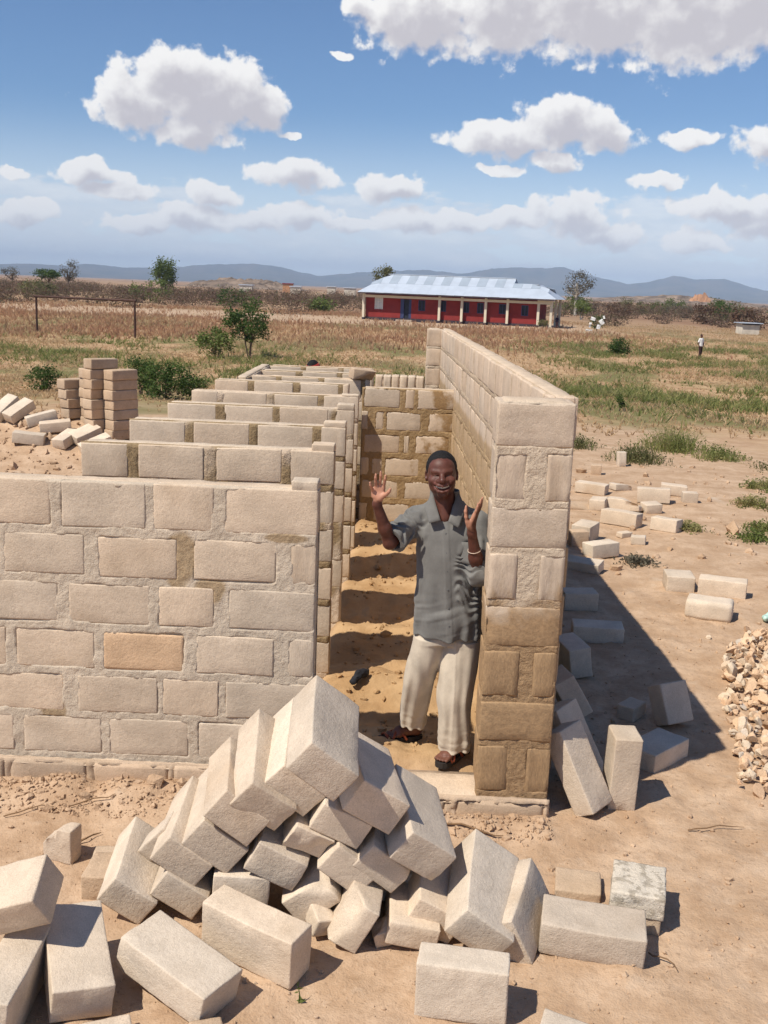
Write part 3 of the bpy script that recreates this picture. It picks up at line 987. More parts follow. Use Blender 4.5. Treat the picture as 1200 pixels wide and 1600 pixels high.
for k, (ctr, q, lab) in enumerate([((-0.02, 4.42, 0.17), (0.70, 0.05, 0.02, 0.71), 'block deep in the dark core low at the right of the pile'), ((-0.30, 4.45, 0.30), (0.69, 0.12, 0.04, 0.71), 'block deep in the dark core at the centre of the pile'), ((-0.62, 4.46, 0.33), (0.70, -0.05, 0.10, 0.70), 'block deep in the dark core at the left of the pile'), ((0.10, 4.40, 0.12), (0.71, 0.0, 0.0, 0.70), 'block on the ground at the back right of the pile')]):
    loose('cement_block', ctr, q, (0.42, 0.215, 0.14), lab, 'block', GP, seed=900 + k, n=(7, 5, 4))


def ground_block(x, y, yaw, dims, label, group=None, z=None, tilt=(0, 0), mat=None, seed=0, cut=None, sink=0.008, n=(11, 8, 6), name='cement_block', r=0.005, rough=0.0035):
    from mathutils import Euler
    q = Euler((tilt[0], tilt[1], yaw)).to_quaternion()
    zb = gz(x, y) if z is None else z
    hh = 0.5 * (abs(dims[2] * math.cos(tilt[0]) * math.cos(tilt[1])) + abs(dims[1] * math.sin(tilt[0])) + abs(dims[0] * math.sin(tilt[1])))
    return loose(name, (x, y, zb + hh - sink), q, dims, label, 'block', group, mat, seed, cut, n=n, r=r, rough=rough)


GF = 'single blocks around the foreground pile'
ground_block(0.882, 3.999, -0.175, (0.43, 0.215, 0.145), 'block with a rough grey top lying flat right of the pile', GF, seed=31, mat=M_LOOSE_GREY, tilt=(0.05, 0.03))
ground_block(0.313, 3.563, -0.13, (0.345, 0.14, 0.228), 'clean pale block standing on edge at the bottom of the picture', GF, seed=32, n=(14, 7, 10))
ground_block(-1.25, 4.283, -0.01, (0.165, 0.22, 0.115), 'half block with a flat top left of the pile', GF, seed=33, mat=M_LOOSE_BROWN)
ground_block(-1.26, 4.47, 0.1, (0.20, 0.12, 0.07), 'half buried piece behind the flat topped half block', GF, seed=34, mat=M_LOOSE_BROWN)
ground_block(-1.524, 4.519, -0.29, (0.15, 0.09, 0.17), 'broken piece standing on end in front of the front wall', GF, seed=35, mat=M_LOOSE_GREY, cut=[((-0.6, 0, 0.8), 0.055)], rough=0.007)
ground_block(1.133, 4.255, -0.28, (0.20, 0.26, 0.085), 'lower piece under the cement crusted half block', GF, seed=36, mat=M_LOOSE_BROWN, z=0.0)
ground_block(1.125, 4.262, -0.24, (0.232, 0.27, 0.105), 'half block crusted with white cement, lying on another piece', GF, seed=37, mat=M_CRUST, z=0.078, rough=0.008)
ground_block(0.894, 4.44, -0.15, (0.21, 0.20, 0.07), 'nearly buried flat slab behind the rough topped block', GF, seed=38, mat=M_LOOSE_BROWN, sink=0.03)
ground_block(0.70, 3.335, -0.3, (0.25, 0.16, 0.10), 'block end cut off by the bottom edge, right of the edge block', GF, seed=39, tilt=(0.0, 0.12))
ground_block(-0.98, 3.29, 0.4, (0.20, 0.13, 0.055), 'small block piece at the very bottom left', GF, seed=40)
ground_block(-0.62, 3.33, 0.3, (0.12, 0.10, 0.06), 'small lump below the flat slanting block', GF, seed=41, mat=M_LOOSE_BROWN)

ground_block(-0.235, 4.0, 0.5, (0.15, 0.11, 0.09), 'small wedge fragment between the two broken blocks at the pile foot', GP, seed=42, tilt=(0.3, 0.2), cut=[((0.5, 0.2, 0.8), 0.03)])
ground_block(0.015, 3.98, 0.2, (0.12, 0.12, 0.08), 'small chip beside the low flat block under the pile', GP, seed=43, tilt=(0.2, -0.2), cut=[((-0.4, 0.3, 0.8), 0.03)])
GR = 'blocks scattered right of the side wall'
ground_block(1.255, 5.333, 0.03, (0.148, 0.20, 0.41), 'block standing upright beside the pier at the shadow edge', GR, seed=51, n=(7, 7, 12), tilt=(0.0, 0.03))
ground_block(1.587, 5.901, 0.79, (0.37, 0.215, 0.12), 'flat block half in the wall shadow right of the upright block', GR, seed=52)
ground_block(1.796, 6.452, 0.50, (0.215, 0.13, 0.26), 'block propped on end inside the dark wall shadow', GR, seed=53, tilt=(-0.45, 0))
ground_block(1.57, 6.55, 0.9, (0.18, 0.12, 0.10), 'small piece in the shadow left of the propped block', GR, seed=54)
# two slabs leaning against the outside of the pier
from mathutils import Euler
def lean_quat(u, n):
    u = Vector(u).normalized(); n = Vector(n); n = (n - u * n.dot(u)).normalized()
    w = u.cross(n)
    m = Matrix((w, u, n)).transposed()
    return m.to_quaternion()


loose('cement_block', (1.005, 5.245, 0.225), lean_quat((-0.40, 0.26, 0.86), (0.62, -0.62, 0.45)), (0.19, 0.46, 0.125), 'nearer of two slabs leaning against the outside of the pier', 'block', GR, seed=55)
loose('cement_block', (1.03, 5.56, 0.225), lean_quat((-0.42, 0.22, 0.86), (0.62, -0.62, 0.45)), (0.20, 0.46, 0.125), 'farther slab leaning in shadow behind the nearer leaning slab', 'block', GR, seed=56)
loose('cement_block', (1.12, 6.4, 0.20), Euler((math.radians(-12), math.radians(-30), math.radians(8))).to_quaternion(), (0.14, 0.42, 0.26), 'dark slab propped along the foot of the side wall', 'block', GR, seed=57)
ground_block(1.30, 7.35, 0.2, (0.16, 0.36, 0.22), 'block set upright in shade against the side wall', GR, seed=58, tilt=(0, -0.15))
ground_block(1.62, 8.12, -0.08, (0.40, 0.215, 0.13), 'dark block lying flat in the middle of the wall shadow', GR, seed=59)
ground_block(1.60, 8.95, 0.10, (0.30, 0.20, 0.16), 'dark block in shadow nearer the wall than the flat one', GR, seed=60)
ground_block(1.85, 10.35, -0.5, (0.42, 0.17, 0.10), 'slanting block at the far tip of the wall shadow', GR, seed=61, tilt=(0.15, 0))
ground_block(2.689, 9.799, -0.10, (0.26, 0.30, 0.15), 'short block left of the long one in the group of three', GR, seed=62)
ground_block(3.047, 9.595, -0.33, (0.43, 0.2, 0.17), 'long block at the back of the group of three', GR, seed=63)
ground_block(2.713, 8.835, -0.36, (0.39, 0.25, 0.17), 'rounded front block of the group of three', GR, seed=64, r=0.022)
FAR = [
 (2.156, 10.974, 25, (0.34, 0.20, 0.15), 'block nearest the camera in the heap beyond the wall shadow', None),
 (2.106, 11.674, 60, (0.30, 0.22, 0.20), 'thick block close to the side wall, left end of the heap', None),
 (1.98, 11.40, 10, (0.20, 0.15, 0.18), 'rounded stub in front of the thick block by the wall', None),
 (2.675, 12.513, -35, (0.46, 0.20, 0.17), 'long clean block slanting across the front of the heap', None),
 (3.154, 12.257, -35, (0.32, 0.20, 0.15), 'separate block lying right of the long slanting block', None),
 (2.895, 13.427, -30, (0.46, 0.22, 0.14), 'chipped long block behind the clean slanting block', ((0.3, 0.2, 0.9), 0.055)),
 (2.665, 14.561, -25, (0.43, 0.22, 0.14), 'pale block at the back left of the heap', None),
 (3.393, 13.991, -12, (0.43, 0.20, 0.19), 'large square block at the back right of the heap', None),
 (3.80, 14.55, -12, (0.35, 0.20, 0.14), 'block behind the large square block', None),
 (3.90, 14.07, -5, (0.20, 0.15, 0.14), 'small end piece at the far right of the heap', None),
 (3.233, 13.40, 12, (0.22, 0.20, 0.12), 'short stub in front of the large square block', None),
 (3.014, 16.216, -10, (0.16, 0.15, 0.15), 'lone brownish cube lying beyond the heap', None),
 (3.596, 17.219, 5, (0.13, 0.14, 0.24), 'lone piece standing upright beside weeds beyond the heap', None),
 (3.12, 14.85, 20, (0.26, 0.20, 0.09), 'flat broken piece in the middle of the back row', ((0.5, 0.3, 0.8), 0.04)),
 (2.28, 13.40, 0, (0.32, 0.20, 0.08), 'brown broken slab against the left of the heap', ((0.2, -0.4, 0.8), 0.03)),
 (2.589, 11.889, 30, (0.16, 0.10, 0.06), 'small chip in front of the slanting block', None),
 (2.68, 11.56, -15, (0.16, 0.13, 0.09), 'smaller fragment beside the chip', None),
 (2.56, 13.42, 70, (0.26, 0.20, 0.14), 'block end between the brown slab and chipped block', None),
]
for k, (x, y, yw, dm, lab, cut) in enumerate(FAR):
    ground_block(x, y, math.radians(yw), dm, lab, 'heap of blocks beyond the wall shadow', seed=400 + 7 * k, cut=[cut] if cut else None, n=(7, 5, 4),
                 mat=M_LOOSE_BROWN if k in (11, 14, 2) else None, tilt=(random.uniform(-0.06, 0.06), random.uniform(-0.06, 0.06)))

# ---- stacks on the spoil heap at the left
GS = 'blocks of the three stacks'
V_STACK = [block_mesh('stack_block_%d' % k, 0.43, 0.215, 0.14, M_LOOSE_BROWN, n=(7, 5, 4), seed=500 + k, r=0.009) for k in range(4)]
ORDN = ['lowest', 'second', 'third', 'fourth', 'fifth', 'sixth', 'seventh', 'eighth']


def stack(cx, cy, yaw, layers, which, zbase, along=0, lean=0.0):
    rr = random.Random(int(cx * 100))
    z = zbase
    for k in range(layers):
        o = obj('cement_block', V_STACK[rr.randrange(4)], None, (cx + rr.uniform(-0.012, 0.012) + lean * k, cy + rr.uniform(-0.012, 0.012), z + 0.07),
                (0, 0, yaw + along * math.pi / 2 + rr.uniform(-0.05, 0.05)))
        nm = 'top' if k == layers - 1 else ORDN[k]
        tag(o, '%s block of the %s' % (nm, which), 'block', GS)
        z += 0.141


sz = gz(-4.1, 14.95)
SY = 0.86


def st_at(u, v):
    return -4.13 + math.cos(SY) * u - math.sin(SY) * v, 14.95 + math.sin(SY) * u + math.cos(SY) * v


x_, y_ = st_at(0.08, -0.05)
stack(x_, y_, SY, 7, 'tallest stack, its right hand column', sz - 0.02)
x_, y_ = st_at(-0.10, 0.19)
stack(x_, y_, SY, 8, 'tallest stack, its left hand column', sz - 0.02)
stack(-4.50, 15.25, SY, 6, 'narrow stack between the two others', gz(-4.50, 15.25) - 0.02, along=1)
stack(-4.82, 15.45, SY, 4, 'leftmost short stack', gz(-4.82, 15.45) - 0.02, lean=-0.008)
LL = [(-5.22, 14.55, 0.15, (0.43, 0.2, 0.15), (0.05, 0.1), 'block lying lowest on the spoil heap at the left'),
      (-5.20, 15.0, 0.5, (0.43, 0.2, 0.14), (0.0, -0.25), 'slanted block above the lowest one on the spoil heap'),
      (-5.55, 15.1, 0.9, (0.43, 0.2, 0.14), (0.2, -0.5), 'middle one of the leaning blocks at the left edge'),
      (-5.80, 15.2, 1.0, (0.43, 0.2, 0.14), (0.2, -0.6), 'leftmost leaning block at the left picture edge'),
      (-4.95, 14.85, 0.35, (0.43, 0.2, 0.14), (0.1, -0.1), 'block lying flat in the centre of the loose blocks'),
      (-4.72, 14.62, 1.25, (0.40, 0.2, 0.14), (0.0, -0.3), 'block with a shaded end left of the tallest stack foot'),
      (-4.48, 14.72, 0.75, (0.40, 0.24, 0.14), (0.25, -0.35), 'broad faced tilted block at the foot of the stacks'),
      (-4.26, 14.45, 0.55, (0.43, 0.22, 0.14), (0.15, -0.35), 'block sliding down below the tallest stack'),
      (-4.35, 14.82, 0.1, (0.30, 0.2, 0.12), (0.0, 0.0), 'short block wedged under the tallest stack')]
for k, (x, y, yw, dm, tl, lab) in enumerate(LL):
    ground_block(x, y, yw, dm, lab, 'loose blocks on the spoil heap', seed=600 + k, tilt=tl, n=(7, 5, 4), sink=0.04)
# broken block left on top of a far stall wall
loose('cement_block', (-0.49, 12.16, 1.715), Euler((0.05, 0.1, 0.3)).to_quaternion(), (0.27, 0.22, 0.12), 'rough broken block left on top of a far stall wall', 'block', None, M_LOOSE_BROWN, 71, [((0.3, -0.6, -0.7), 0.07)], n=(9, 7, 5), rough=0.01)

# ------------------------------------------------------------------ signed-distance modelling (people)
class SDF:
    def __init__(self, lo, hi, h):
        self.lo = np.array(lo, np.float32); self.h = h
        self.n = np.ceil((np.array(hi) - np.array(lo)) / h).astype(int) + 1
        self.ax = [self.lo[i] + h * np.arange(self.n[i], dtype=np.float32) for i in range(3)]
        self.D = np.full(self.n, 1.0, np.float32)

    def region(self, lo, hi, pad):
        s = []
        for i in range(3):
            a = int(max(0, math.floor((lo[i] - pad - self.lo[i]) / self.h))); b_ = int(min(self.n[i], math.ceil((hi[i] + pad - self.lo[i]) / self.h) + 1))
            s.append(slice(a, max(a, b_)))
        g3 = np.meshgrid(*[self.ax[i][s[i]] for i in range(3)], indexing='ij', sparse=True)
        return tuple(s), g3

    def union(self, s, d, k):
        A = self.D[s]
        if k <= 0:
            self.D[s] = np.minimum(A, d)
        else:
            hh = np.clip(0.5 + 0.5 * (A - d) / k, 0, 1)
            self.D[s] = A * (1 - hh) + d * hh - k * hh * (1 - hh)

    def cut(self, s, d, k):
        A = self.D[s]
        d = -d
        if k <= 0:
            self.D[s] = np.maximum(A, d)
        else:
            hh = np.clip(0.5 - 0.5 * (A - d) / k, 0, 1)
            self.D[s] = A * (1 - hh) + d * hh + k * hh * (1 - hh)

    def ell(self, c, r, k=0.01, sub=False, rot=None):
        c = np.array(c, float); r = np.array(r, float)
        R = r.max() if rot is not None else r
        s, (x, y, z) = self.region(c - R, c + R, k * 2 + 0.03)
        x, y, z = x - c[0], y - c[1], z - c[2]
        if rot is not None:
            m = np.array(rot)
            x, y, z = (m[0, 0] * x + m[1, 0] * y + m[2, 0] * z, m[0, 1] * x + m[1, 1] * y + m[2, 1] * z, m[0, 2] * x + m[1, 2] * y + m[2, 2] * z)
        q = np.sqrt((x / r[0]) ** 2 + (y / r[1]) ** 2 + (z / r[2]) ** 2)
        q2 = np.sqrt((x / r[0] ** 2) ** 2 + (y / r[1] ** 2) ** 2 + (z / r[2] ** 2) ** 2) + 1e-6
        d = (q * (q - 1) / q2).astype(np.float32)
        (self.cut if sub else self.union)(s, d, k)

    def cap(self, a, b_, ra, rb=None, k=0.01, sub=False, flat=(1, 1, 1)):
        rb = ra if rb is None else rb
        a = np.array(a, float); b_ = np.array(b_, float)
        R = max(ra, rb)
        s, (x, y, z) = self.region(np.minimum(a, b_) - R, np.maximum(a, b_) + R, k * 2 + 0.03)
        v = b_ - a
        L2 = float(v @ v) + 1e-9
        t = np.clip(((x - a[0]) * v[0] + (y - a[1]) * v[1] + (z - a[2]) * v[2]) / L2, 0, 1)
        d = np.sqrt(((x - a[0] - t * v[0]) * flat[0]) ** 2 + ((y - a[1] - t * v[1]) * flat[1]) ** 2 + ((z - a[2] - t * v[2]) * flat[2]) ** 2) - (ra + t * (rb - ra))
        (self.cut if sub else self.union)(s, d.astype(np.float32), k)

    def path(self, pts, rad, k=0.01, **kw):
        for i in range(len(pts) - 1):
            self.cap(pts[i], pts[i + 1], rad[i], rad[i + 1], k, **kw)

    def stackz(self, rows, k=0.01, sub=False, power=2.0):
        """ellipses stacked in z: rows (z, cx, cy, a, b)"""
        rows = np.array(rows, float)
        rows = rows[np.argsort(rows[:, 0])]
        lo = (rows[:, 1] - rows[:, 3]).min(), (rows[:, 2] - rows[:, 4]).min(), rows[0, 0]
        hi = (rows[:, 1] + rows[:, 3]).max(), (rows[:, 2] + rows[:, 4]).max(), rows[-1, 0]
        s, (x, y, z) = self.region(lo, hi, k * 2 + 0.04)
        zz = z.ravel()
        # smooth interpolation of the rows
        P = [np.interp(zz, rows[:, 0], rows[:, i]) for i in range(1, 5)]
        kern = max(1, int(0.035 / self.h))
        P = [np.convolve(np.pad(p, kern, mode='edge'), np.ones(2 * kern + 1) / (2 * kern + 1), 'valid') for p in P]
        cx_, cy_, a_, b_ = [p.reshape(1, 1, -1) for p in P]
        q = (np.abs((x - cx_) / a_) ** power + np.abs((y - cy_) / b_) ** power) ** (1 / power)
        d = (q - 1) * np.minimum(a_, b_)
        d = np.maximum(d, np.maximum(rows[0, 0] - z, z - rows[-1, 0]))
        (self.cut if sub else self.union)(s, d.astype(np.float32), k)

    def plane_cut(self, lo, hi, pt, nrm):
        """remove what lies beyond the plane inside a box"""
        s, (x, y, z) = self.region(lo, hi, 0)
        d = (x - pt[0]) * nrm[0] + (y - pt[1]) * nrm[1] + (z - pt[2]) * nrm[2]
        self.D[s] = np.maximum(self.D[s], d.astype(np.float32))

    def displace(self, fn):
        """add fn(x,y,z) to the distance, only near the surface"""
        idx = np.nonzero(np.abs(self.D) < 0.03)
        x = self.ax[0][idx[0]]; y = self.ax[1][idx[1]]; z = self.ax[2][idx[2]]
        self.D[idx] += fn(x, y, z).astype(np.float32)

    def mesh(self):
        D = self.D
        n = D.shape
        neg = D < 0
        # active cells
        c = np.zeros((n[0] - 1, n[1] - 1, n[2] - 1), np.uint8)
        for dx in (0, 1):
            for dy in (0, 1):
                for dz in (0, 1):
                    c += neg[dx:n[0] - 1 + dx, dy:n[1] - 1 + dy, dz:n[2] - 1 + dz]
        act = (c > 0) & (c < 8)
        I, J, K = np.nonzero(act)
        vid = np.full(c.shape, -1, np.int32)
        vid[I, J, K] = np.arange(len(I))
        acc = np.zeros((len(I), 3)); cnt = np.zeros(len(I))
        corners = [(dx, dy, dz) for dx in (0, 1) for dy in (0, 1) for dz in (0, 1)]
        for a in range(8):
            for b_ in range(a + 1, 8):
                A, B_ = corners[a], corners[b_]
                if sum(abs(A[i] - B_[i]) for i in range(3)) != 1:
                    continue
                va = D[I + A[0], J + A[1], K + A[2]]; vb = D[I + B_[0], J + B_[1], K + B_[2]]
                m = (va < 0) != (vb < 0)
                t = np.where(m, va / (va - vb + 1e-12), 0)
                for i in range(3):
                    acc[:, i] += np.where(m, A[i] + t * (B_[i] - A[i]), 0)
                cnt += m
        P = acc / cnt[:, None] + np.stack([I, J, K], -1)
        V = self.lo + P * self.h
        F = []
        for axis in range(3):
            o1, o2 = (axis + 1) % 3, (axis + 2) % 3
            sl0 = [slice(None)] * 3; sl1 = [slice(None)] * 3
            sl0[axis] = slice(0, n[axis] - 1); sl1[axis] = slice(1, n[axis])
            e = neg[tuple(sl0)] != neg[tuple(sl1)]
            E = np.array(np.nonzero(e))
            ok = (E[o1] > 0) & (E[o2] > 0) & (E[o1] < n[o1] - 1) & (E[o2] < n[o2] - 1)
            E = E[:, ok]
            flip = neg[E[0], E[1], E[2]]

            def cell(d1, d2):
                q = E.copy(); q[o1] -= d1; q[o2] -= d2
                return vid[q[0], q[1], q[2]]
            quad = np.stack([cell(1, 1), cell(0, 1), cell(0, 0), cell(1, 0)], -1)
            quad = np.where(flip[:, None], quad, quad[:, ::-1])
            F.append(quad)
        return V, np.concatenate(F)

    def build(self, name, mat, parent=None, origin=(0, 0, 0), smooth_iter=0):
        V, F = self.mesh()
        if smooth_iter:
            V = lap_smooth(V, F, smooth_iter)
        me = mesh_np(name, V - np.array(origin), F, mat, True)
        return obj(name, me, parent)


def lap_smooth(V, F, it=1, lam=0.5):
    for _ in range(it):
        s = np.zeros_like(V); c = np.zeros(len(V))
        for i in range(4):
            j = (i + 1) % 4
            np.add.at(s, F[:, i], V[F[:, j]]); np.add.at(c, F[:, i], 1)
            np.add.at(s, F[:, j], V[F[:, i]]); np.add.at(c, F[:, j], 1)
        V = V + lam * (s / np.maximum(c, 1)[:, None] - V)
    return V


# ------------------------------------------------------------------ materials for the man
def skin_mat(name, palm=True):
    m, g, b = new_mat(name)
    tc = g.n('ShaderNodeTexCoord')
    n = g.noise(tc.outputs['Object'], 30.0, 3.0, 0.6)
    c = g.mix(g.ramp(n, 0.3, 0.7), (0.082, 0.027, 0.018, 1), (0.125, 0.044, 0.029, 1))
    if palm:
        at = g.n('ShaderNodeAttribute', attribute_name='palm')
        c = g.mix(at.outputs['Fac'], c, (0.52, 0.255, 0.165, 1))
        at2 = g.n('ShaderNodeAttribute', attribute_name='lip')
        c = g.mix(at2.outputs['Fac'], c, (0.17, 0.06, 0.05, 1))
    g.put(b.inputs['Base Color'], c)
    g.put(b.inputs['Roughness'], g.ramp(g.noise(tc.outputs['Object'], 14.0, 2.0), 0.3, 0.7, 0.42, 0.58))
    b.inputs['Specular IOR Level'].default_value = 0.38
    return m


def cloth_mat(name, col, weave=900.0, var=0.12, bump=0.25):
    m, g, b = new_mat(name)
    tc = g.n('ShaderNodeTexCoord')
    n = g.noise(tc.outputs['Object'], 9.0, 4.0, 0.6)
    w = g.noise(g.vmath('MULTIPLY', tc.outputs['Object'], (1, 1, 0.25)), weave * 0.35, 2.0, 0.6)
    c = g.mix(g.ramp(n, 0.3, 0.7), c4([x * (1 - var) for x in col]), c4([x * (1 + var) for x in col]))
    c = g.mix(g.ramp(w, 0.4, 0.7, 0.0, 0.25), c, c4([x * 1.35 for x in col]))
    g.put(b.inputs['Base Color'], c)
    b.inputs['Roughness'].default_value = 0.9
    b.inputs['Specular IOR Level'].default_value = 0.15
    b.inputs['Sheen Weight'].default_value = 0.15
    bp = g.n('ShaderNodeBump')
    bp.inputs['Strength'].default_value = bump
    bp.inputs['Distance'].default_value = 0.004
    g.put(bp.inputs['Height'], g.noise(tc.outputs['Object'], 45.0, 4.0, 0.6))
    g.put(b.inputs['Normal'], bp.outputs[0])
    return m


M_SKIN = skin_mat('skin')
M_SHIRT = cloth_mat('grey_shirt', (0.160, 0.153, 0.142))
M_TROUSER = cloth_mat('beige_trousers', (0.52, 0.44, 0.345))
M_HAIR = plain_mat('hair', (0.012, 0.010, 0.010), 0.75, 0.3, 90.0, bump=0.6, bscale=260.0)
M_TEETH = plain_mat('teeth', (0.66, 0.61, 0.52), 0.35, 0.08)
M_EYE = plain_mat('eye', (0.10, 0.075, 0.06), 0.35, 0.2, 60.0)
M_LEATHER = plain_mat('sandal_leather', (0.26, 0.062, 0.03), 0.45, 0.25, 40.0, bump=0.3)
M_SOLE = plain_mat('sandal_sole', (0.035, 0.028, 0.025), 0.8, 0.2)
M_BRACELET = plain_mat('bracelet', (0.55, 0.42, 0.33), 0.5, 0.1)
M_BUTTON = plain_mat('button', (0.10, 0.10, 0.10), 0.4, 0.1)

# ------------------------------------------------------------------ the man in the passage
OR = (0.25, 5.56, 0.14)
man = empty('person', OR)
tag(man, 'smiling man in grey shirt and beige trousers standing with both hands raised', 'person')

SL = np.array((0.090, 5.585, 1.475)); SR = np.array((0.425, 5.585, 1.465))
EL = np.array((-0.046, 5.425, 1.372)); ER = np.array((0.428, 5.44, 1.225))
WL = np.array((-0.119, 5.360, 1.589)); WR = np.array((0.380, 5.360, 1.458))
body = SDF((-0.19, 5.24, 0.12), (0.52, 5.94, 1.88), 0.0036)
# torso under the shirt, neck
body.stackz([(0.9, 0.30, 5.58, 0.14, 0.085), (1.15, 0.288, 5.58, 0.135, 0.085), (1.40, 0.265, 5.58, 0.145, 0.095), (1.50, 0.250, 5.58, 0.12, 0.07)], 0.02)
body.cap((0.250, 5.588, 1.50), (0.228, 5.565, 1.64), 0.062, 0.058, 0.03)
body.cap((0.242, 5.53, 1.50), (0.232, 5.535, 1.60), 0.045, 0.035, 0.03)
body.cap((0.17, 5.55, 1.505), (0.235, 5.515, 1.498), 0.018, 0.016, 0.02)
body.cap((0.33, 5.55, 1.500), (0.25, 5.515, 1.498), 0.018, 0.016, 0.02)
# head
hc = np.array((0.2145, 5.535, 1.733))
th = math.radians(-4); ph = math.radians(-5)
RH = np.array(Matrix.Rotation(th, 3, 'Y') @ Matrix.Rotation(ph, 3, 'X'))


def hp(x, y, z):
    return hc + RH @ np.array((x, y, z))


body.ell(hp(0, 0.012, 0.026), (0.079, 0.098, 0.090), 0.02, rot=RH)
body.ell(hp(0, -0.022, -0.045), (0.0715, 0.072, 0.075), 0.03, rot=RH)
body.ell(hp(0, -0.040, 0.038), (0.062, 0.052, 0.050), 0.02, rot=RH)
body.cap(hp(-0.046, -0.073, 0.019), hp(-0.012, -0.086, 0.014), 0.013, 0.014, 0.014)
body.cap(hp(0.046, -0.073, 0.019), hp(0.012, -0.086, 0.014), 0.013, 0.014, 0.014)
for s_ in (-1, 1):
    body.ell(hp(s_ * 0.032, -0.094, -0.003), (0.019, 0.014, 0.0115), 0.010, sub=True, rot=RH)
    body.ell(hp(s_ * 0.044, -0.066, -0.028), (0.027, 0.025, 0.022), 0.018, rot=RH)
    body.ell(hp(s_ * 0.018, -0.097, -0.031), (0.0165, 0.0155, 0.0125), 0.007, rot=RH)
    body.ell(hp(s_ * 0.081, 0.008, -0.008), (0.009, 0.021, 0.032), 0.008, rot=RH)
    body.ell(hp(s_ * 0.083, -0.002, -0.004), (0.007, 0.010, 0.017), 0.006, sub=True, rot=RH)
    # lower eyelid pouch and upper lid
    body.cap(hp(s_ * 0.020, -0.086, -0.0125), hp(s_ * 0.045, -0.076, -0.0115), 0.006, 0.006, 0.006)
    body.cap(hp(s_ * 0.020, -0.088, 0.0045), hp(s_ * 0.046, -0.077, 0.0035), 0.0055, 0.005, 0.005)
    # smile fold
    body.cap(hp(s_ * 0.023, -0.098, -0.040), hp(s_ * 0.043, -0.078, -0.068), 0.0045, 0.004, 0.007, sub=True)
body.cap(hp(0, -0.090, 0.006), hp(0, -0.113, -0.028), 0.0105, 0.0175, 0.010)
body.ell(hp(0, -0.086, -0.063), (0.043, 0.022, 0.026), 0.014, rot=RH)
body.ell(hp(0, -0.076, -0.103), (0.027, 0.022, 0.019), 0.016, rot=RH)
mo = [hp(-0.040, -0.086, -0.054), hp(-0.021, -0.103, -0.066), hp(0, -0.108, -0.070), hp(0.021, -0.103, -0.066), hp(0.040, -0.086, -0.054)]
upl = [p + RH @ np.array((0, -0.002, 0.0145)) for p in mo]
lol = [p + RH @ np.array((0, -0.002, -0.0155)) for p in mo]
body.path(upl, [0.005, 0.0078, 0.0085, 0.0078, 0.005], 0.006)
body.path(lol, [0.005, 0.0088, 0.0100, 0.0088, 0.005], 0.006)
body.path(mo, [0.005, 0.0100, 0.0118, 0.0100, 0.005], 0.002, sub=True)
# arms
body.path([SL, EL], [0.044, 0.034], 0.02)
body.path([EL, EL * 0.62 + WL * 0.38, WL], [0.034, 0.034, 0.0235], 0.02)
body.path([SR, ER], [0.044, 0.034], 0.02)
body.path([ER, ER * 0.62 + WR * 0.38, WR], [0.034, 0.035, 0.0235], 0.02)
# his right hand (left in the picture), palm forward
HS = 0.88


def hl(p):
    return WL + (np.array(p) - WL) * HS


def hr_(p):
    return WR + (np.array(p) - WR) * HS


PLc = hl((-0.116, 5.348, 1.655))
body.cap(WL, PLc + (0.004, 0, -0.012), 0.023, 0.024, 0.014, flat=(1, 1.25, 1))
for a_, b_ in (((-0.139, 5.352, 1.640), (-0.145, 5.348, 1.678)), ((-0.122, 5.352, 1.640), (-0.127, 5.348, 1.695)), ((-0.106, 5.352, 1.640), (-0.106, 5.348, 1.702)), ((-0.093, 5.350, 1.640), (-0.086, 5.346, 1.696))):
    body.cap(hl(a_), hl(b_), 0.0138, 0.0120, 0.011)
body.cap(hl((-0.104, 5.340, 1.628)), hl((-0.080, 5.333, 1.652)), 0.016, 0.0115, 0.011)
HL = [[(-0.147, 5.348, 1.672), (-0.155, 5.327, 1.692), (-0.160, 5.312, 1.711), (-0.163, 5.306, 1.728)],
      [(-0.129, 5.348, 1.694), (-0.1315, 5.330, 1.728), (-0.132, 5.316, 1.756), (-0.131, 5.312, 1.777)],
      [(-0.107, 5.347, 1.702), (-0.104, 5.330, 1.740), (-0.102, 5.317, 1.770), (-0.103, 5.313, 1.793)],
      [(-0.085, 5.346, 1.697), (-0.079, 5.330, 1.730), (-0.076, 5.318, 1.752), (-0.075, 5.314, 1.771)]]
for f_ in HL:
    body.path([hl(q) for q in f_], [0.0088, 0.0080, 0.0072, 0.0058], 0.004)
body.path([hl(q) for q in ((-0.088, 5.336, 1.643), (-0.066, 5.325, 1.660), (-0.052, 5.318, 1.676), (-0.044, 5.315, 1.693))], [0.0122, 0.0100, 0.0092, 0.007], 0.006)
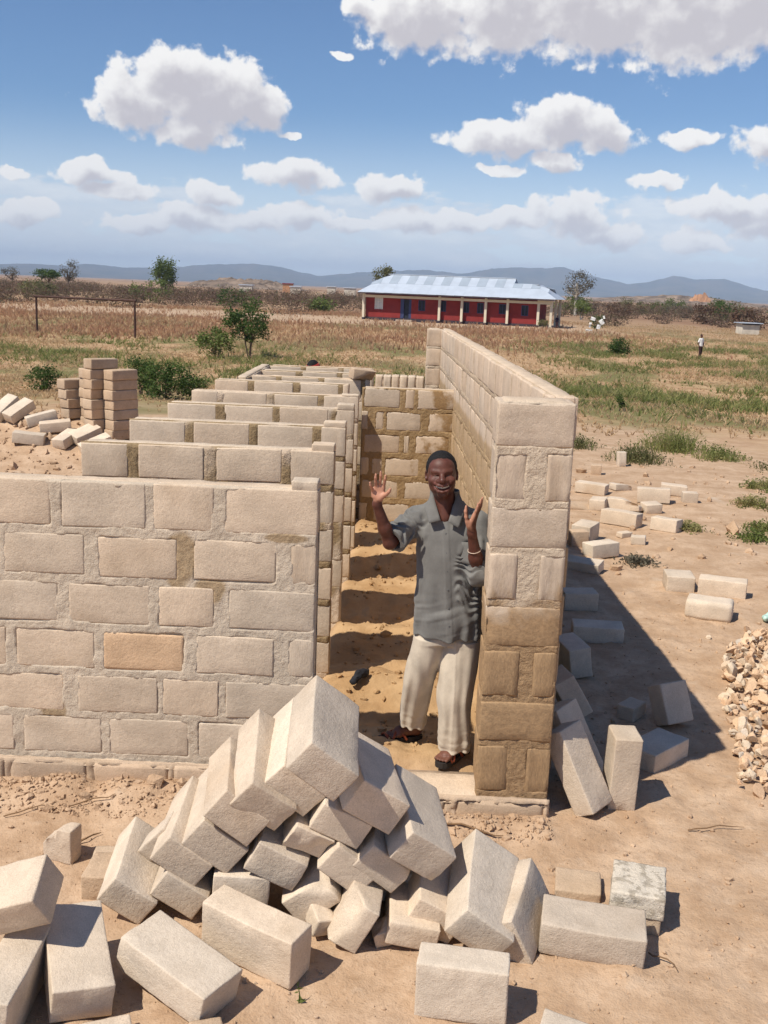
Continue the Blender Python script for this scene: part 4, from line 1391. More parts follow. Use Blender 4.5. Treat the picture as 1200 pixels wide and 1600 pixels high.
# his left hand (right in the picture), turned half edge-on, thumb towards the face
body.cap(WR, hr_((0.372, 5.350, 1.515)), 0.023, 0.027, 0.016, flat=(1.1, 1, 1))
for a_, b_ in (((0.362, 5.325, 1.515), (0.386, 5.312, 1.578)), ((0.370, 5.338, 1.512), (0.392, 5.330, 1.583)), ((0.377, 5.352, 1.510), (0.396, 5.350, 1.580)), ((0.383, 5.366, 1.510), (0.400, 5.368, 1.568))):
    body.cap(hr_(a_), hr_(b_), 0.0138, 0.0120, 0.011)
body.cap(hr_((0.366, 5.335, 1.500)), hr_((0.347, 5.318, 1.535)), 0.0175, 0.0125, 0.013)
HR = [[(0.386, 5.312, 1.575), (0.394, 5.298, 1.606), (0.400, 5.290, 1.632), (0.403, 5.287, 1.652)],
      [(0.392, 5.330, 1.580), (0.405, 5.318, 1.618), (0.414, 5.310, 1.648), (0.418, 5.307, 1.670)],
      [(0.397, 5.350, 1.577), (0.412, 5.340, 1.615), (0.423, 5.333, 1.652), (0.428, 5.330, 1.679)],
      [(0.401, 5.368, 1.565), (0.414, 5.362, 1.598), (0.423, 5.357, 1.625), (0.427, 5.355, 1.648)]]
for f_ in HR:
    body.path([hr_(q) for q in f_], [0.0088, 0.0080, 0.0072, 0.0058], 0.004)
body.path([hr_(q) for q in ((0.350, 5.320, 1.530), (0.338, 5.308, 1.565), (0.333, 5.302, 1.600), (0.334, 5.299, 1.630))], [0.0122, 0.0100, 0.0092, 0.007], 0.006)
# lower legs and feet
fA, fB = np.array((0.415, 5.595, 0.178)), np.array((0.295, 5.425, 0.168))      # front foot: heel, toes
gA, gB = np.array((0.150, 5.790, 0.165)), np.array((0.015, 5.740, 0.155))      # back foot
body.path([np.array((0.36, 5.55, 0.88)), np.array((0.345, 5.53, 0.52)), np.array((0.39, 5.575, 0.25)), fA + (0, 0, 0.01)], [0.085, 0.058, 0.036, 0.034], 0.02)
body.path([np.array((0.23, 5.58, 0.88)), np.array((0.155, 5.62, 0.54)), np.array((0.14, 5.765, 0.25)), gA + (0, 0, 0.01)], [0.085, 0.058, 0.036, 0.034], 0.02)
for A_, B_ in ((fA, fB), (gA, gB)):
    d_ = (B_ - A_) / np.linalg.norm(B_ - A_)
    s_ = np.array((-d_[1], d_[0], 0))
    body.cap(A_, A_ + d_ * 0.11 + (0, 0, 0.012), 0.030, 0.030, 0.02)
    body.cap(A_ + d_ * 0.08 + (0, 0, 0.014), B_ - d_ * 0.02, 0.031, 0.024, 0.02)
    body.cap(B_ - d_ * 0.03 + s_ * 0.022, B_ - d_ * 0.03 - s_ * 0.022, 0.020, 0.020, 0.015)
    for q in range(5):
        o_ = s_ * (-0.034 + 0.017 * q)
        bend = 0.012 * (1 - abs(q - 1.5) / 3)
        body.cap(B_ - d_ * 0.01 + o_, B_ + d_ * (0.018 + bend) + o_ - (0, 0, 0.004), 0.0095, 0.008, 0.004)
# keep the body inside the clothes
V, F = body.mesh()
V = lap_smooth(V, F, 1, 0.35)
me = mesh_np('body', V - np.array(OR), F, M_SKIN, True)
nrm = np.zeros((len(V), 3), np.float32)
me.vertices.foreach_get('normal', nrm.ravel())
buf = np.zeros(len(V) * 3, np.float32); me.vertices.foreach_get('normal', buf); nrm = buf.reshape(-1, 3)
palm = np.zeros(len(V), np.float32)
mL = sstep(1.600, 1.622, V[:, 2]) * (V[:, 0] < -0.02) * (V[:, 2] > 1.5)
palm = np.maximum(palm, mL * sstep(-0.05, 0.45, -(nrm @ np.array((0.0, 1.0, -0.1)))))
mR = sstep(1.465, 1.500, V[:, 2]) * (V[:, 0] > 0.315) * (V[:, 1] < 5.40) * (V[:, 2] < 1.72)
palm = np.maximum(palm, mR * sstep(0.0, 0.45, -(nrm @ np.array((0.75, 0.62, -0.1)))))
ft = (V[:, 2] < 0.2) * 0.12
palm = np.maximum(palm * 0.92, ft)
at = me.attributes.new('palm', 'FLOAT', 'POINT'); at.data.foreach_set('value', palm.astype(np.float32))
lipd = np.full(len(V), 9.0)
for q in upl + lol:
    lipd = np.minimum(lipd, np.linalg.norm(V - q, axis=1))
at = me.attributes.new('lip', 'FLOAT', 'POINT'); at.data.foreach_set('value', ((1 - sstep(0.006, 0.013, lipd)) * 0.75).astype(np.float32))
obj('body', me, man)

# hair: close cropped cap
hair = SDF(hc - 0.14, hc + 0.15, 0.0036)
hair.ell(hp(0, 0.015, 0.030), (0.083, 0.1015, 0.0945), 0.0, rot=RH)
hair.plane_cut(hc - 0.14, hc + 0.15, hp(0, -0.062, 0.068), RH @ np.array((0, -0.80, -0.60)))
hair.plane_cut(hc - 0.14, hc + 0.15, hp(0, 0.02, -0.028), RH @ np.array((0, -0.25, -0.97)))
hair.displace(lambda x, y, z: -0.0022 * fbm(x * 160, y * 160, z * 160, 2, 4))
hair.build('hair', M_HAIR, man, OR)
# eyes and teeth
for s_ in (-1, 1):
    eb = SDF(hp(s_ * 0.032, -0.076, -0.003) - 0.02, hp(s_ * 0.032, -0.076, -0.003) + 0.02, 0.002)
    eb.ell(hp(s_ * 0.032, -0.0745, -0.004), (0.0125, 0.0115, 0.0075), 0.0, rot=RH)
    eb.build('eye', M_EYE, man, OR)
tb = MB()
for q in range(8):
    u_ = (q - 3.5) / 3.5
    pc = hp(0.029 * u_, -0.1015 + 0.014 * u_ * u_, -0.0630 + 0.007 * u_ * u_)
    Mx = np.eye(4); Mx[:3, :3] = RH @ np.array(Matrix.Rotation(0.45 * u_, 3, 'Z')); Mx[:3, 3] = pc - np.array(OR)
    tb.box((-0.0039, -0.003, -0.0055), (0.0039, 0.003, 0.0050), Mx)
obj('teeth', tb.mesh('teeth', M_TEETH, False), man)

# shirt
shirt = SDF((-0.09, 5.33, 0.80), (0.56, 5.80, 1.63), 0.0042)
shirt.stackz([(0.838, 0.297, 5.572, 0.190, 0.150), (0.95, 0.294, 5.572, 0.186, 0.150), (1.07, 0.290, 5.575, 0.184, 0.145), (1.20, 0.283, 5.578, 0.178, 0.142), (1.33, 0.272, 5.582, 0.180, 0.140), (1.42, 0.264, 5.585, 0.182, 0.125), (1.485, 0.257, 5.588, 0.165, 0.098), (1.535, 0.250, 5.592, 0.122, 0.082), (1.575, 0.246, 5.595, 0.088, 0.076)], 0.0, power=2.3)
shirt.cap((0.185, 5.59, 1.512), SL + (0.008, 0, 0.004), 0.048, 0.060, 0.03)
shirt.cap((0.315, 5.59, 1.510), SR + (-0.008, 0, 0.004), 0.048, 0.060, 0.03)
sleeves = []
for S_, E_, fr in ((SL, EL, 0.92), (SR, ER, 0.98)):
    e2 = S_ + (E_ - S_) * fr
    d_ = (E_ - S_) / np.linalg.norm(E_ - S_)
    far = e2 + d_ * (0.06 if fr < 0.95 else 0.012)
    shirt.cap(S_, far, 0.064, 0.080 if fr < 0.95 else 0.068, 0.030)
    shirt.plane_cut(np.minimum(e2, far) - 0.11, np.maximum(e2, far) + 0.11, e2, d_) if False else None
    sleeves.append((e2, d_, far))


def shirt_fold(x, y, z):
    wx = x + 0.035 * fbm(x * 6, z * 6, y * 6, 2, 61)
    f = 0.0042 * np.sin(wx * 75 + 9 * fbm(x * 3, y * 3, z * 2.2, 2, 62)) * sstep(1.45, 1.05, z)
    f = f + 0.010 * fbm(x * 11, y * 11, z * 5, 3, 63)
    # a few creases drawn across the hem towards the hip
    dg = (z - 0.95) - 0.35 * (x - 0.30)
    f = f + 0.011 * fbm(dg * 26, x * 3.5, y * 3.5, 2, 64) * sstep(1.10, 0.98, z) * sstep(0.84, 0.88, z)
    # button band
    f = f - 0.0028 * (1 - sstep(0.015, 0.019, np.abs(x - (0.243 + (1.5 - z) * 0.085)))) * (y < 5.57)
    return f


shirt.displace(shirt_fold)
# wrinkles of the sleeves
for (e2, d_, far) in sleeves:
    def sl_fold(x, y, z, e2=e2, d_=d_):
        t_ = (x - e2[0]) * d_[0] + (y - e2[1]) * d_[1] + (z - e2[2]) * d_[2]
        rad = np.sqrt((x - e2[0] - t_ * d_[0]) ** 2 + (y - e2[1] - t_ * d_[1]) ** 2 + (z - e2[2] - t_ * d_[2]) ** 2)
        w_ = sstep(-0.26, -0.12, t_) * (1 - sstep(0.10, 0.14, rad))
        return w_ * (0.007 * np.sin(t_ * 95 + 14 * fbm(x * 9, y * 9, z * 9, 2, 66)) + 0.006 * fbm(x * 20, y * 20, z * 20, 2, 67))
    shirt.displace(sl_fold)
# cut the sleeve ends off square and hollow them
for (e2, d_, far), S_ in zip(sleeves[:1], (SL,)):
    s, (x, y, z) = shirt.region(far - 0.12, far + 0.12, 0)
    t_ = (x - e2[0]) * d_[0] + (y - e2[1]) * d_[1] + (z - e2[2]) * d_[2]
    rad = np.sqrt((x - e2[0] - t_ * d_[0]) ** 2 + (y - e2[1] - t_ * d_[1]) ** 2 + (z - e2[2] - t_ * d_[2]) ** 2)
    sel = np.maximum(-t_, rad - 0.125)
    shirt.D[s] = np.maximum(shirt.D[s], -sel.astype(np.float32))
    shirt.cap(e2 - d_ * 0.03, far, 0.052, 0.060, 0.0, sub=True)
# neck opening: round at the back, a V in front
shirt.cap((0.242, 5.585, 1.50), (0.235, 5.570, 1.66), 0.066, 0.074, 0.0, sub=True)
shirt.cap((0.238, 5.45, 1.468), (0.236, 5.49, 1.59), 0.003, 0.052, 0.0, sub=True, flat=(1.0, 0.35, 0.9))
shirt.cap((0.297, 5.572, 0.78), (0.297, 5.572, 0.835), 0.135, 0.135, 0.0, sub=True, flat=(0.78, 1.0, 1))
sh = shirt.build('shirt', M_SHIRT, man, OR, 1)


def surf_y(x, z, y0=5.30, y1=5.60):
    i = int((x - shirt.lo[0]) / shirt.h); k_ = int((z - shirt.lo[2]) / shirt.h)
    col_ = shirt.D[i, :, k_]
    j = np.nonzero(col_ < 0)[0]
    return float(shirt.ax[1][j[0]]) if len(j) else y1


# collar flaps, pocket, buttons
def sheet(name, quad, th_, mat, parent, n=6, curve=0.0):
    quad = [np.array(q, float) for q in quad]
    vs = []
    for i in range(n + 1):
        for j in range(n + 1):
            u_, v_ = i / n, j / n
            p_ = quad[0] * (1 - u_) * (1 - v_) + quad[1] * u_ * (1 - v_) + quad[2] * u_ * v_ + quad[3] * (1 - u_) * v_
            vs.append(p_ + np.array((0, -curve * math.sin(math.pi * u_) * math.sin(math.pi * v_), 0)))
    vs = np.array(vs)
    nn = np.cross(quad[1] - quad[0], quad[3] - quad[0]); nn /= np.linalg.norm(nn)
    m_ = (n + 1) ** 2
    allv = np.concatenate([vs + nn * th_ / 2, vs - nn * th_ / 2])
    f = []
    for i in range(n):
        for j in range(n):
            a_ = i * (n + 1) + j
            f.append((a_, a_ + n + 1, a_ + n + 2, a_ + 1)); f.append((a_ + m_, a_ + 1 + m_, a_ + n + 2 + m_, a_ + n + 1 + m_))
    rim = [j for j in range(n + 1)] + [(i + 1) * (n + 1) + n for i in range(n)] + [n * (n + 1) + n - 1 - j for j in range(n)] + [(n - 1 - i) * (n + 1) for i in range(n - 1)]
    for a_, b_ in zip(rim, rim[1:] + rim[:1]):
        f.append((a_, b_, b_ + m_, a_ + m_))
    return obj(name, mesh_np(name, allv - np.array(OR), np.array(f), mat, True), parent)


sheet('collar', [(0.170, 5.572, 1.628), (0.130, 5.512, 1.548), (0.158, 5.448, 1.482), (0.217, 5.447, 1.500)], 0.005, M_SHIRT, man, curve=0.010)
sheet('collar', [(0.308, 5.572, 1.642), (0.258, 5.447, 1.494), (0.316, 5.444, 1.462), (0.350, 5.512, 1.548)], 0.005, M_SHIRT, man, curve=0.010)
# collar stand round the neck
cs = SDF((0.12, 5.45, 1.48), (0.36, 5.70, 1.64), 0.004)
cs.stackz([(1.525, 0.242, 5.590, 0.090, 0.082), (1.640, 0.238, 5.594, 0.078, 0.076)], 0.0)
cs.stackz([(1.50, 0.242, 5.588, 0.080, 0.072), (1.66, 0.238, 5.592, 0.070, 0.068)], 0.0, sub=True)
cs.cap((0.238, 5.40, 1.50), (0.236, 5.50, 1.60), 0.03, 0.07, 0.0, sub=True)
cs.build('collar_stand', M_SHIRT, man, OR, 1)
for z_ in (1.425, 1.325, 1.225, 1.125, 1.025, 0.93):
    x_ = 0.243 + (1.5 - z_) * 0.085
    y_ = surf_y(x_, z_)
    bb = SDF((x_ - 0.012, y_ - 0.012, z_ - 0.012), (x_ + 0.012, y_ + 0.012, z_ + 0.012), 0.0015)
    bb.ell((x_, y_ - 0.001, z_), (0.0055, 0.003, 0.0055), 0.0)
    bb.build('button', M_BUTTON, sh, OR)
pk = [(0.335, 1.385), (0.335, 1.275), (0.415, 1.275), (0.415, 1.385)]
sheet('pocket', [(x_, surf_y(x_, z_) - 0.002, z_) for x_, z_ in pk], 0.004, M_SHIRT, sh, curve=0.004)

# trousers
tr = SDF((0.0, 5.34, 0.16), (0.54, 5.92, 0.96), 0.0045)
tr.stackz([(0.80, 0.290, 5.575, 0.172, 0.125), (0.94, 0.290, 5.575, 0.165, 0.12)], 0.0, power=2.3)
tr.stackz([(0.185, 0.362, 5.530, 0.088, 0.100), (0.26, 0.355, 5.52, 0.090, 0.098), (0.50, 0.345, 5.515, 0.100, 0.105), (0.65, 0.358, 5.54, 0.108, 0.112), (0.82, 0.375, 5.57, 0.100, 0.120)], 0.02, power=2.2)
tr.stackz([(0.225, 0.128, 5.755, 0.078, 0.095), (0.30, 0.126, 5.73, 0.080, 0.095), (0.54, 0.145, 5.62, 0.086, 0.100), (0.68, 0.178, 5.585, 0.096, 0.108), (0.82, 0.205, 5.575, 0.095, 0.115)], 0.02, power=2.2)


def tr_fold(x, y, z):
    f = 0.006 * fbm(x * 13, y * 13, z * 3.0, 3, 81)
    f = f + 0.0045 * np.sin(np.where(x > 0.235, x - 0.35, x - 0.14) * 95 + 6 * fbm(x * 4, y * 4, z * 4, 2, 82)) * sstep(0.9, 0.4, z)
    low = sstep(0.40, 0.20, z)
    f = f + low * 0.008 * fbm(x * 9, y * 9, z * 34, 2, 83)
    # crease down the front leg
    f = f - 0.004 * (1 - sstep(0.0, 0.012, np.abs(x - 0.335))) * (y < 5.53)
    return f


tr.displace(tr_fold)
tr.cap((0.362, 5.53, 0.12), (0.36, 5.53, 0.215), 0.068, 0.066, 0.0, sub=True)
tr.cap((0.128, 5.76, 0.15), (0.128, 5.755, 0.25), 0.062, 0.06, 0.0, sub=True)
tr.build('trousers', M_TROUSER, man, OR, 1)

# sandals
for A_, B_, nm in ((fA, fB, 'front'), (gA, gB, 'back')):
    d_ = (B_ - A_); d_[2] = 0; d_ /= np.linalg.norm(d_)
    s_ = np.array((-d_[1], d_[0], 0))
    zf = A_[2] - 0.040
    oo = np.array(OR)
    sm = MB()
    prof = [(-0.035, 0.024), (-0.03, 0.030), (0.0, 0.034), (0.06, 0.033), (0.13, 0.042), (0.19, 0.046), (0.225, 0.040), (0.245, 0.024), (0.25, 0.008)]
    top = [A_ + d_ * u_ + s_ * w_ for u_, w_ in prof] + [A_ + d_ * u_ - s_ * w_ for u_, w_ in prof[::-1]]
    top = np.array(top)
    vb = top.copy(); vb[:, 2] = zf - 0.018; vt = top.copy(); vt[:, 2] = zf + 0.012
    nn_ = len(top)
    vall = np.concatenate([vb, vt, [vb.mean(0), vt.mean(0)]]) - oo
    sm.add(vall, [(k_, (k_ + 1) % nn_, nn_ + (k_ + 1) % nn_, nn_ + k_) for k_ in range(nn_)])
    sm.add(vall, [(2 * nn_ + 1, nn_ + k_, nn_ + (k_ + 1) % nn_) for k_ in range(nn_)] + [(2 * nn_, (k_ + 1) % nn_, k_) for k_ in range(nn_)])
    sole = obj('sandal', sm.mesh('sandal_sole', M_SOLE, False), man)
    for (u0, u1, hgt) in ((0.075, 0.165, 0.040), (0.165, 0.085, 0.042), (0.185, 0.200, 0.030)):
        st = SDF(np.minimum(A_, B_) - 0.09, np.maximum(A_, B_) + (0.09, 0.09, 0.06), 0.004)
        pts_ = []
        for q in range(9):
            a_ = math.pi * q / 8
            u_ = u0 + (u1 - u0) * q / 8
            pts_.append(A_ + d_ * u_ + s_ * 0.043 * math.cos(a_) + np.array((0, 0, zf - A_[2] + 0.006 + (hgt + 0.012 * (0.2 - u_) / 0.2) * math.sin(a_))))
        st.path(pts_, [0.0075] * 9, 0.0)
        st.build('strap', M_LEATHER, sole, OR)

# bracelet on his left forearm
bp0 = ER * 0.42 + WR * 0.58
ax_ = (WR - ER) / np.linalg.norm(WR - ER)
u_ = np.cross(ax_, (0, 1, 0)); u_ /= np.linalg.norm(u_); w_ = np.cross(ax_, u_)
bm_ = MB()
ring = [bp0 + 0.0345 * (math.cos(t_) * u_ + math.sin(t_) * w_) - np.array(OR) for t_ in np.linspace(0, 2 * math.pi, 25)]
bm_.tube(ring, [0.0022] * 25, 6, cap=False)
obj('bracelet', bm_.mesh('bracelet', M_BRACELET, True), man)

# ------------------------------------------------------------------ far hills
RIDGE = [(-40, 0.5), (-30, 0.9), (-22.64, 0.342), (-20.85, 0.48), (-19.34, 0.545), (-17.8, 0.515), (-16.39, 0.67), (-14.65, 0.518), (-12.22, 0.682), (-10.75, 0.839), (-8.76, 0.984), (-7.26, 0.946), (-5.75, 0.676), (-4.73, 0.485), (-3.05, 0.714), (-1.87, 0.825), (-0.78, 0.932), (0.8, 1.024), (2.77, 0.898), (4.33, 1.218), (5.4, 1.338), (7.03, 1.346), (8.08, 1.415), (9.56, 1.01), (11.38, 0.685), (12.3, 0.815), (13.67, 1.183), (14.89, 1.001), (16.06, 1.104), (17.36, 0.77), (18.07, 0.607), (20.06, 0.554), (28, 0.9), (40, 0.4)]
M_HILL, g, b = new_mat('hill_scrub')
geo = g.n('ShaderNodeNewGeometry')
n = g.noise(geo.outputs['Position'], 0.004, 6.0, 0.65)
g.put(b.inputs['Base Color'], g.mix(g.ramp(n, 0.35, 0.65), (0.045, 0.05, 0.035, 1), (0.12, 0.095, 0.065, 1)))
b.inputs['Roughness'].default_value = 1.0
b.inputs['Specular IOR Level'].default_value = 0.0
ra = np.array([r[0] for r in RIDGE]); re = np.array([r[1] for r in RIDGE])
az = np.radians(np.linspace(-40, 40, 620))
elv = np.interp(np.degrees(az), ra, re)
DIST = 9000.0
hz = np.tan(np.radians(elv)) * DIST + 4.0
hz = hz + 7.0 * fbm(np.degrees(az) * 2.2, az * 0, None, 4, 91) + 2.5 * fbm(np.degrees(az) * 9, az * 0, None, 3, 92)
prof = [(0.72, -0.03), (0.78, 0.05), (0.84, 0.22), (0.90, 0.52), (0.95, 0.82), (1.0, 1.0), (1.05, 0.85), (1.12, 0.4), (1.2, -0.05)]
V = []
for (rf, hf) in prof:
    r = DIST * rf + 260 * fbm(np.degrees(az) * 0.8, np.full_like(az, rf * 7), None, 3, 93) * (abs(rf - 1) > 0.01)
    zz = hz * hf * (1 + 0.30 * fbm(np.degrees(az) * 1.7, np.full_like(az, rf * 30), None, 4, 94) * (abs(rf - 1) > 0.01)) - 6.0 * (hf < 0)
    V.append(np.stack([r * np.sin(az), r * np.cos(az), zz], -1))
na = len(az)
q = np.arange(len(prof) - 1)[:, None] * na + np.arange(na - 1)[None, :]
hills = obj('hills', mesh_np('hills', np.concatenate(V), np.stack([q, q + 1, q + na + 1, q + na], -1).reshape(-1, 4), M_HILL, True))
hills['kind'] = 'structure'


def knoll(name, x, y, rx, ry, h, mat, seed, n=40):
    u = np.linspace(-1, 1, n)
    U, Vv = np.meshgrid(u, u)
    r = np.sqrt(U * U + Vv * Vv)
    z = np.clip(1 - r ** 1.6, 0, 1) * h * (1 + 0.8 * fbm(U * 6, Vv * 6, None, 5, seed, 0.6)) + FIELD_Z - 0.3
    q = np.arange(n - 1)[:, None] * n + np.arange(n - 1)[None, :]
    o = obj(name, mesh_np(name, np.stack([x + U.ravel() * rx, y + Vv.ravel() * ry, z.ravel()], -1), np.stack([q, q + 1, q + n + 1, q + n], -1).reshape(-1, 4), mat, False))
    o['kind'] = 'structure'
    return o


M_ROCK = plain_mat('knoll_rock', (0.20, 0.145, 0.105), 0.95, 0.5, 0.15)
M_OCHRE = plain_mat('ochre_mound', (0.48, 0.25, 0.13), 0.95, 0.2, 0.1)
knoll('rocky_knoll', -108, 700, 46, 30, 5.6, M_ROCK, 3, 70)
knoll('wooded_knoll', 224, 900, 90, 60, 6.0, M_ROCK, 5)
knoll('ochre_mound', 234, 870, 12, 10, 8.6, M_OCHRE, 7)


# ------------------------------------------------------------------ foliage helpers
def leaf_mat(name, a, b_, c_=None, trans=0.35):
    m, g, b = new_mat(name)
    geo = g.n('ShaderNodeNewGeometry')
    at = g.n('ShaderNodeAttribute', attribute_name='tone')
    n = g.noise(geo.outputs['Position'], 1.3, 3.0, 0.6)
    col = g.mix(at.outputs['Fac'], c4(a), c4(b_))
    if c_ is not None:
        col = g.mix(g.ramp(n, 0.48, 0.66), col, c4(c_))
    g.put(b.inputs['Base Color'], col)
    b.inputs['Roughness'].default_value = 0.65
    b.inputs['Specular IOR Level'].default_value = 0.2
    tr_ = g.n('ShaderNodeBsdfTranslucent')
    g.put(tr_.inputs[0], col)
    ms = g.n('ShaderNodeMixShader')
    ms.inputs[0].default_value = trans
    out = [x for x in m.node_tree.nodes if x.type == 'OUTPUT_MATERIAL'][0]
    m.node_tree.links.new(b.outputs[0], ms.inputs[1]); m.node_tree.links.new(tr_.outputs[0], ms.inputs[2])
    m.node_tree.links.new(ms.outputs[0], out.inputs[0])
    return m


def leaf_mesh(name, P, size, mat, rng, aspect=0.5, up=0.5, tone=None, folded=True):
    """one diamond per point"""
    n = len(P)
    d = rng.normal(size=(n, 3)); d[:, 2] = d[:, 2] * 0.6 + up * 0.3
    d /= np.linalg.norm(d, axis=1)[:, None]
    w = rng.normal(size=(n, 3)); w -= d * np.sum(w * d, 1)[:, None]; w /= np.linalg.norm(w, axis=1)[:, None]
    s = np.asarray(size) * rng.uniform(0.7, 1.3, n)
    a = P - d * (s * 0.5)[:, None]; c = P + d * (s * 0.5)[:, None]
    e = P + w * (s * aspect * 0.5)[:, None]; f = P - w * (s * aspect * 0.5)[:, None]
    V = np.stack([a, e, c, f], 1).reshape(-1, 3)
    F = np.arange(n * 4).reshape(-1, 4)
    me = mesh_np(name, V, F, mat, False)
    t = rng.uniform(0, 1, n) if tone is None else tone
    at = me.attributes.new('tone', 'FLOAT', 'POINT')
    at.data.foreach_set('value', np.repeat(t, 4).astype(np.float32))
    return me


def clumps(rng, n_cl, n_leaf, rad, lump_r, flat=1.0, hollow=0.5):
    """leaf points spread through an uneven crown: n_cl lumps inside an ellipsoid"""
    c = rng.normal(size=(n_cl, 3)); c /= np.linalg.norm(c, axis=1)[:, None]
    c *= (hollow + (1 - hollow) * rng.uniform(0, 1, n_cl) ** 0.6)[:, None]
    c = c * np.array(rad)
    pts = []; tn = []
    for k in range(n_cl):
        m = int(n_leaf * rng.uniform(0.5, 1.5))
        p = rng.normal(size=(m, 3)) * lump_r * rng.uniform(0.6, 1.25) * np.array((1, 1, flat))
        pts.append(c[k] + p); tn.append(np.clip(rng.uniform(0, 1) + rng.normal(size=m) * 0.25, 0, 1))
    return np.concatenate(pts), np.concatenate(tn), c


M_BARK = plain_mat('bark', (0.16, 0.115, 0.08), 0.9, 0.3, 5.0)
M_BARK_PALE = plain_mat('pale_bark', (0.40, 0.36, 0.31), 0.9, 0.2, 2.0)
LF_DARK = leaf_mat('leaf_dark', (0.045, 0.080, 0.020), (0.11, 0.165, 0.042))
LF_MID = leaf_mat('leaf_mid', (0.075, 0.11, 0.028), (0.16, 0.205, 0.058))
LF_LIGHT = leaf_mat('leaf_light', (0.10, 0.14, 0.035), (0.20, 0.235, 0.07))
LF_GREY = leaf_mat('leaf_grey', (0.10, 0.09, 0.065), (0.19, 0.17, 0.12))
LF_OLIVE = leaf_mat('leaf_olive', (0.10, 0.105, 0.04), (0.21, 0.20, 0.085))
LF_BROWN = leaf_mat('leaf_brown', (0.105, 0.060, 0.040), (0.215, 0.130, 0.085), (0.14, 0.105, 0.06))


def make_tree(name, x, y, h, rad, mat, bark, label, cat, seed, trunk_h=0.35, n_cl=26, n_leaf=45, leaf=0.3, lump=0.5, flat=0.8, group=None, hollow=0.45, stems=1, trunk_r=None, z=None, branch=True):
    rng = np.random.default_rng(seed)
    z0 = gz(x, y) if z is None else z
    root = empty(name, (x, y, z0))
    tag(root, label, cat, group)
    cz = h - rad[2]
    P, T, C = clumps(rng, n_cl, n_leaf, rad, lump, flat, hollow)
    C = C + (0, 0, cz); P = P + (0, 0, cz)
    keep = P[:, 2] > 0.04
    obj('crown', leaf_mesh('crown', P[keep], leaf, mat, rng, tone=T[keep]), root)
    mb = MB()
    tr0 = trunk_r or max(0.015, h * 0.028)
    th_ = h * trunk_h
    for s_ in range(stems):
        bx, by = (rng.normal(size=2) * 0.05 * h if stems > 1 else (0, 0))
        lx, ly = rng.normal(size=2) * 0.05 * h
        mb.tube([(bx * 0.3, by * 0.3, -0.1), (bx * 0.6 + lx * 0.5, by * 0.6 + ly * 0.5, th_ * 0.5), (bx + lx, by + ly, th_), (bx * 1.3 + lx, by * 1.3 + ly, cz)], [tr0 * 1.25, tr0, tr0 * 0.85, tr0 * 0.45], 7)
        if branch:
            idx = rng.choice(len(C), min(len(C), 10 // stems + 3), replace=False)
            for k in idx:
                e = C[k]
                st = np.array((bx + lx, by + ly, th_ * rng.uniform(0.75, 1.1)))
                mid = (st + e) / 2 + rng.normal(size=3) * 0.06 * h * np.array((1, 1, 0.5))
                mb.tube([st, mid, e], [tr0 * 0.5, tr0 * 0.3, tr0 * 0.1], 5)
    obj('trunk', mb.mesh('trunk', bark, True), root)
    return root


GT = 'trees on the far plain'
make_tree('tree', -48.9, 215, 7.6, (2.15, 2.15, 2.6), LF_MID, M_BARK, 'round green tree standing alone above the scrub at the left', 'tree', 11, 0.3, 44, 75, 0.42, 0.55, group=GT)
make_tree('bare_tree', -69.6, 220, 6.9, (1.9, 1.9, 2.1), LF_GREY, M_BARK, 'tall nearly bare grey tree near the left edge', 'tree', 12, 0.42, 34, 26, 0.30, 0.45, group=GT)
make_tree('acacia_tree', -77.6, 230, 4.9, (2.6, 2.6, 0.95), LF_DARK, M_BARK, 'flat topped dark acacia left of the bare tree', 'tree', 13, 0.5, 30, 60, 0.38, 0.5, 0.5, group=GT)
make_tree('bare_tree', -96.5, 260, 5.0, (2.4, 2.4, 1.3), LF_GREY, M_BARK, 'sparse grey tree at the far left edge', 'tree', 14, 0.5, 24, 26, 0.34, 0.45, group=GT)
make_tree('tree', -5.6, 230, 8.0, (2.0, 2.0, 1.7), LF_OLIVE, M_BARK, 'tree showing its crown above the left end of the school roof', 'tree', 15, 0.45, 34, 60, 0.40, 0.5, group=GT)
make_tree('pale_tree', 31.0, 200, 8.0, (2.6, 2.6, 2.2), LF_GREY, M_BARK_PALE, 'pale thinly leaved tree right of the school', 'tree', 16, 0.45, 34, 42, 0.33, 0.5, group=GT, stems=2)
make_tree('pale_tree', 26.5, 165, 2.9, (1.5, 1.5, 0.9), LF_LIGHT, M_BARK_PALE, 'low light green tree with white forked branches right of the school', 'tree', 17, 0.3, 22, 45, 0.28, 0.38, group=GT, stems=3)
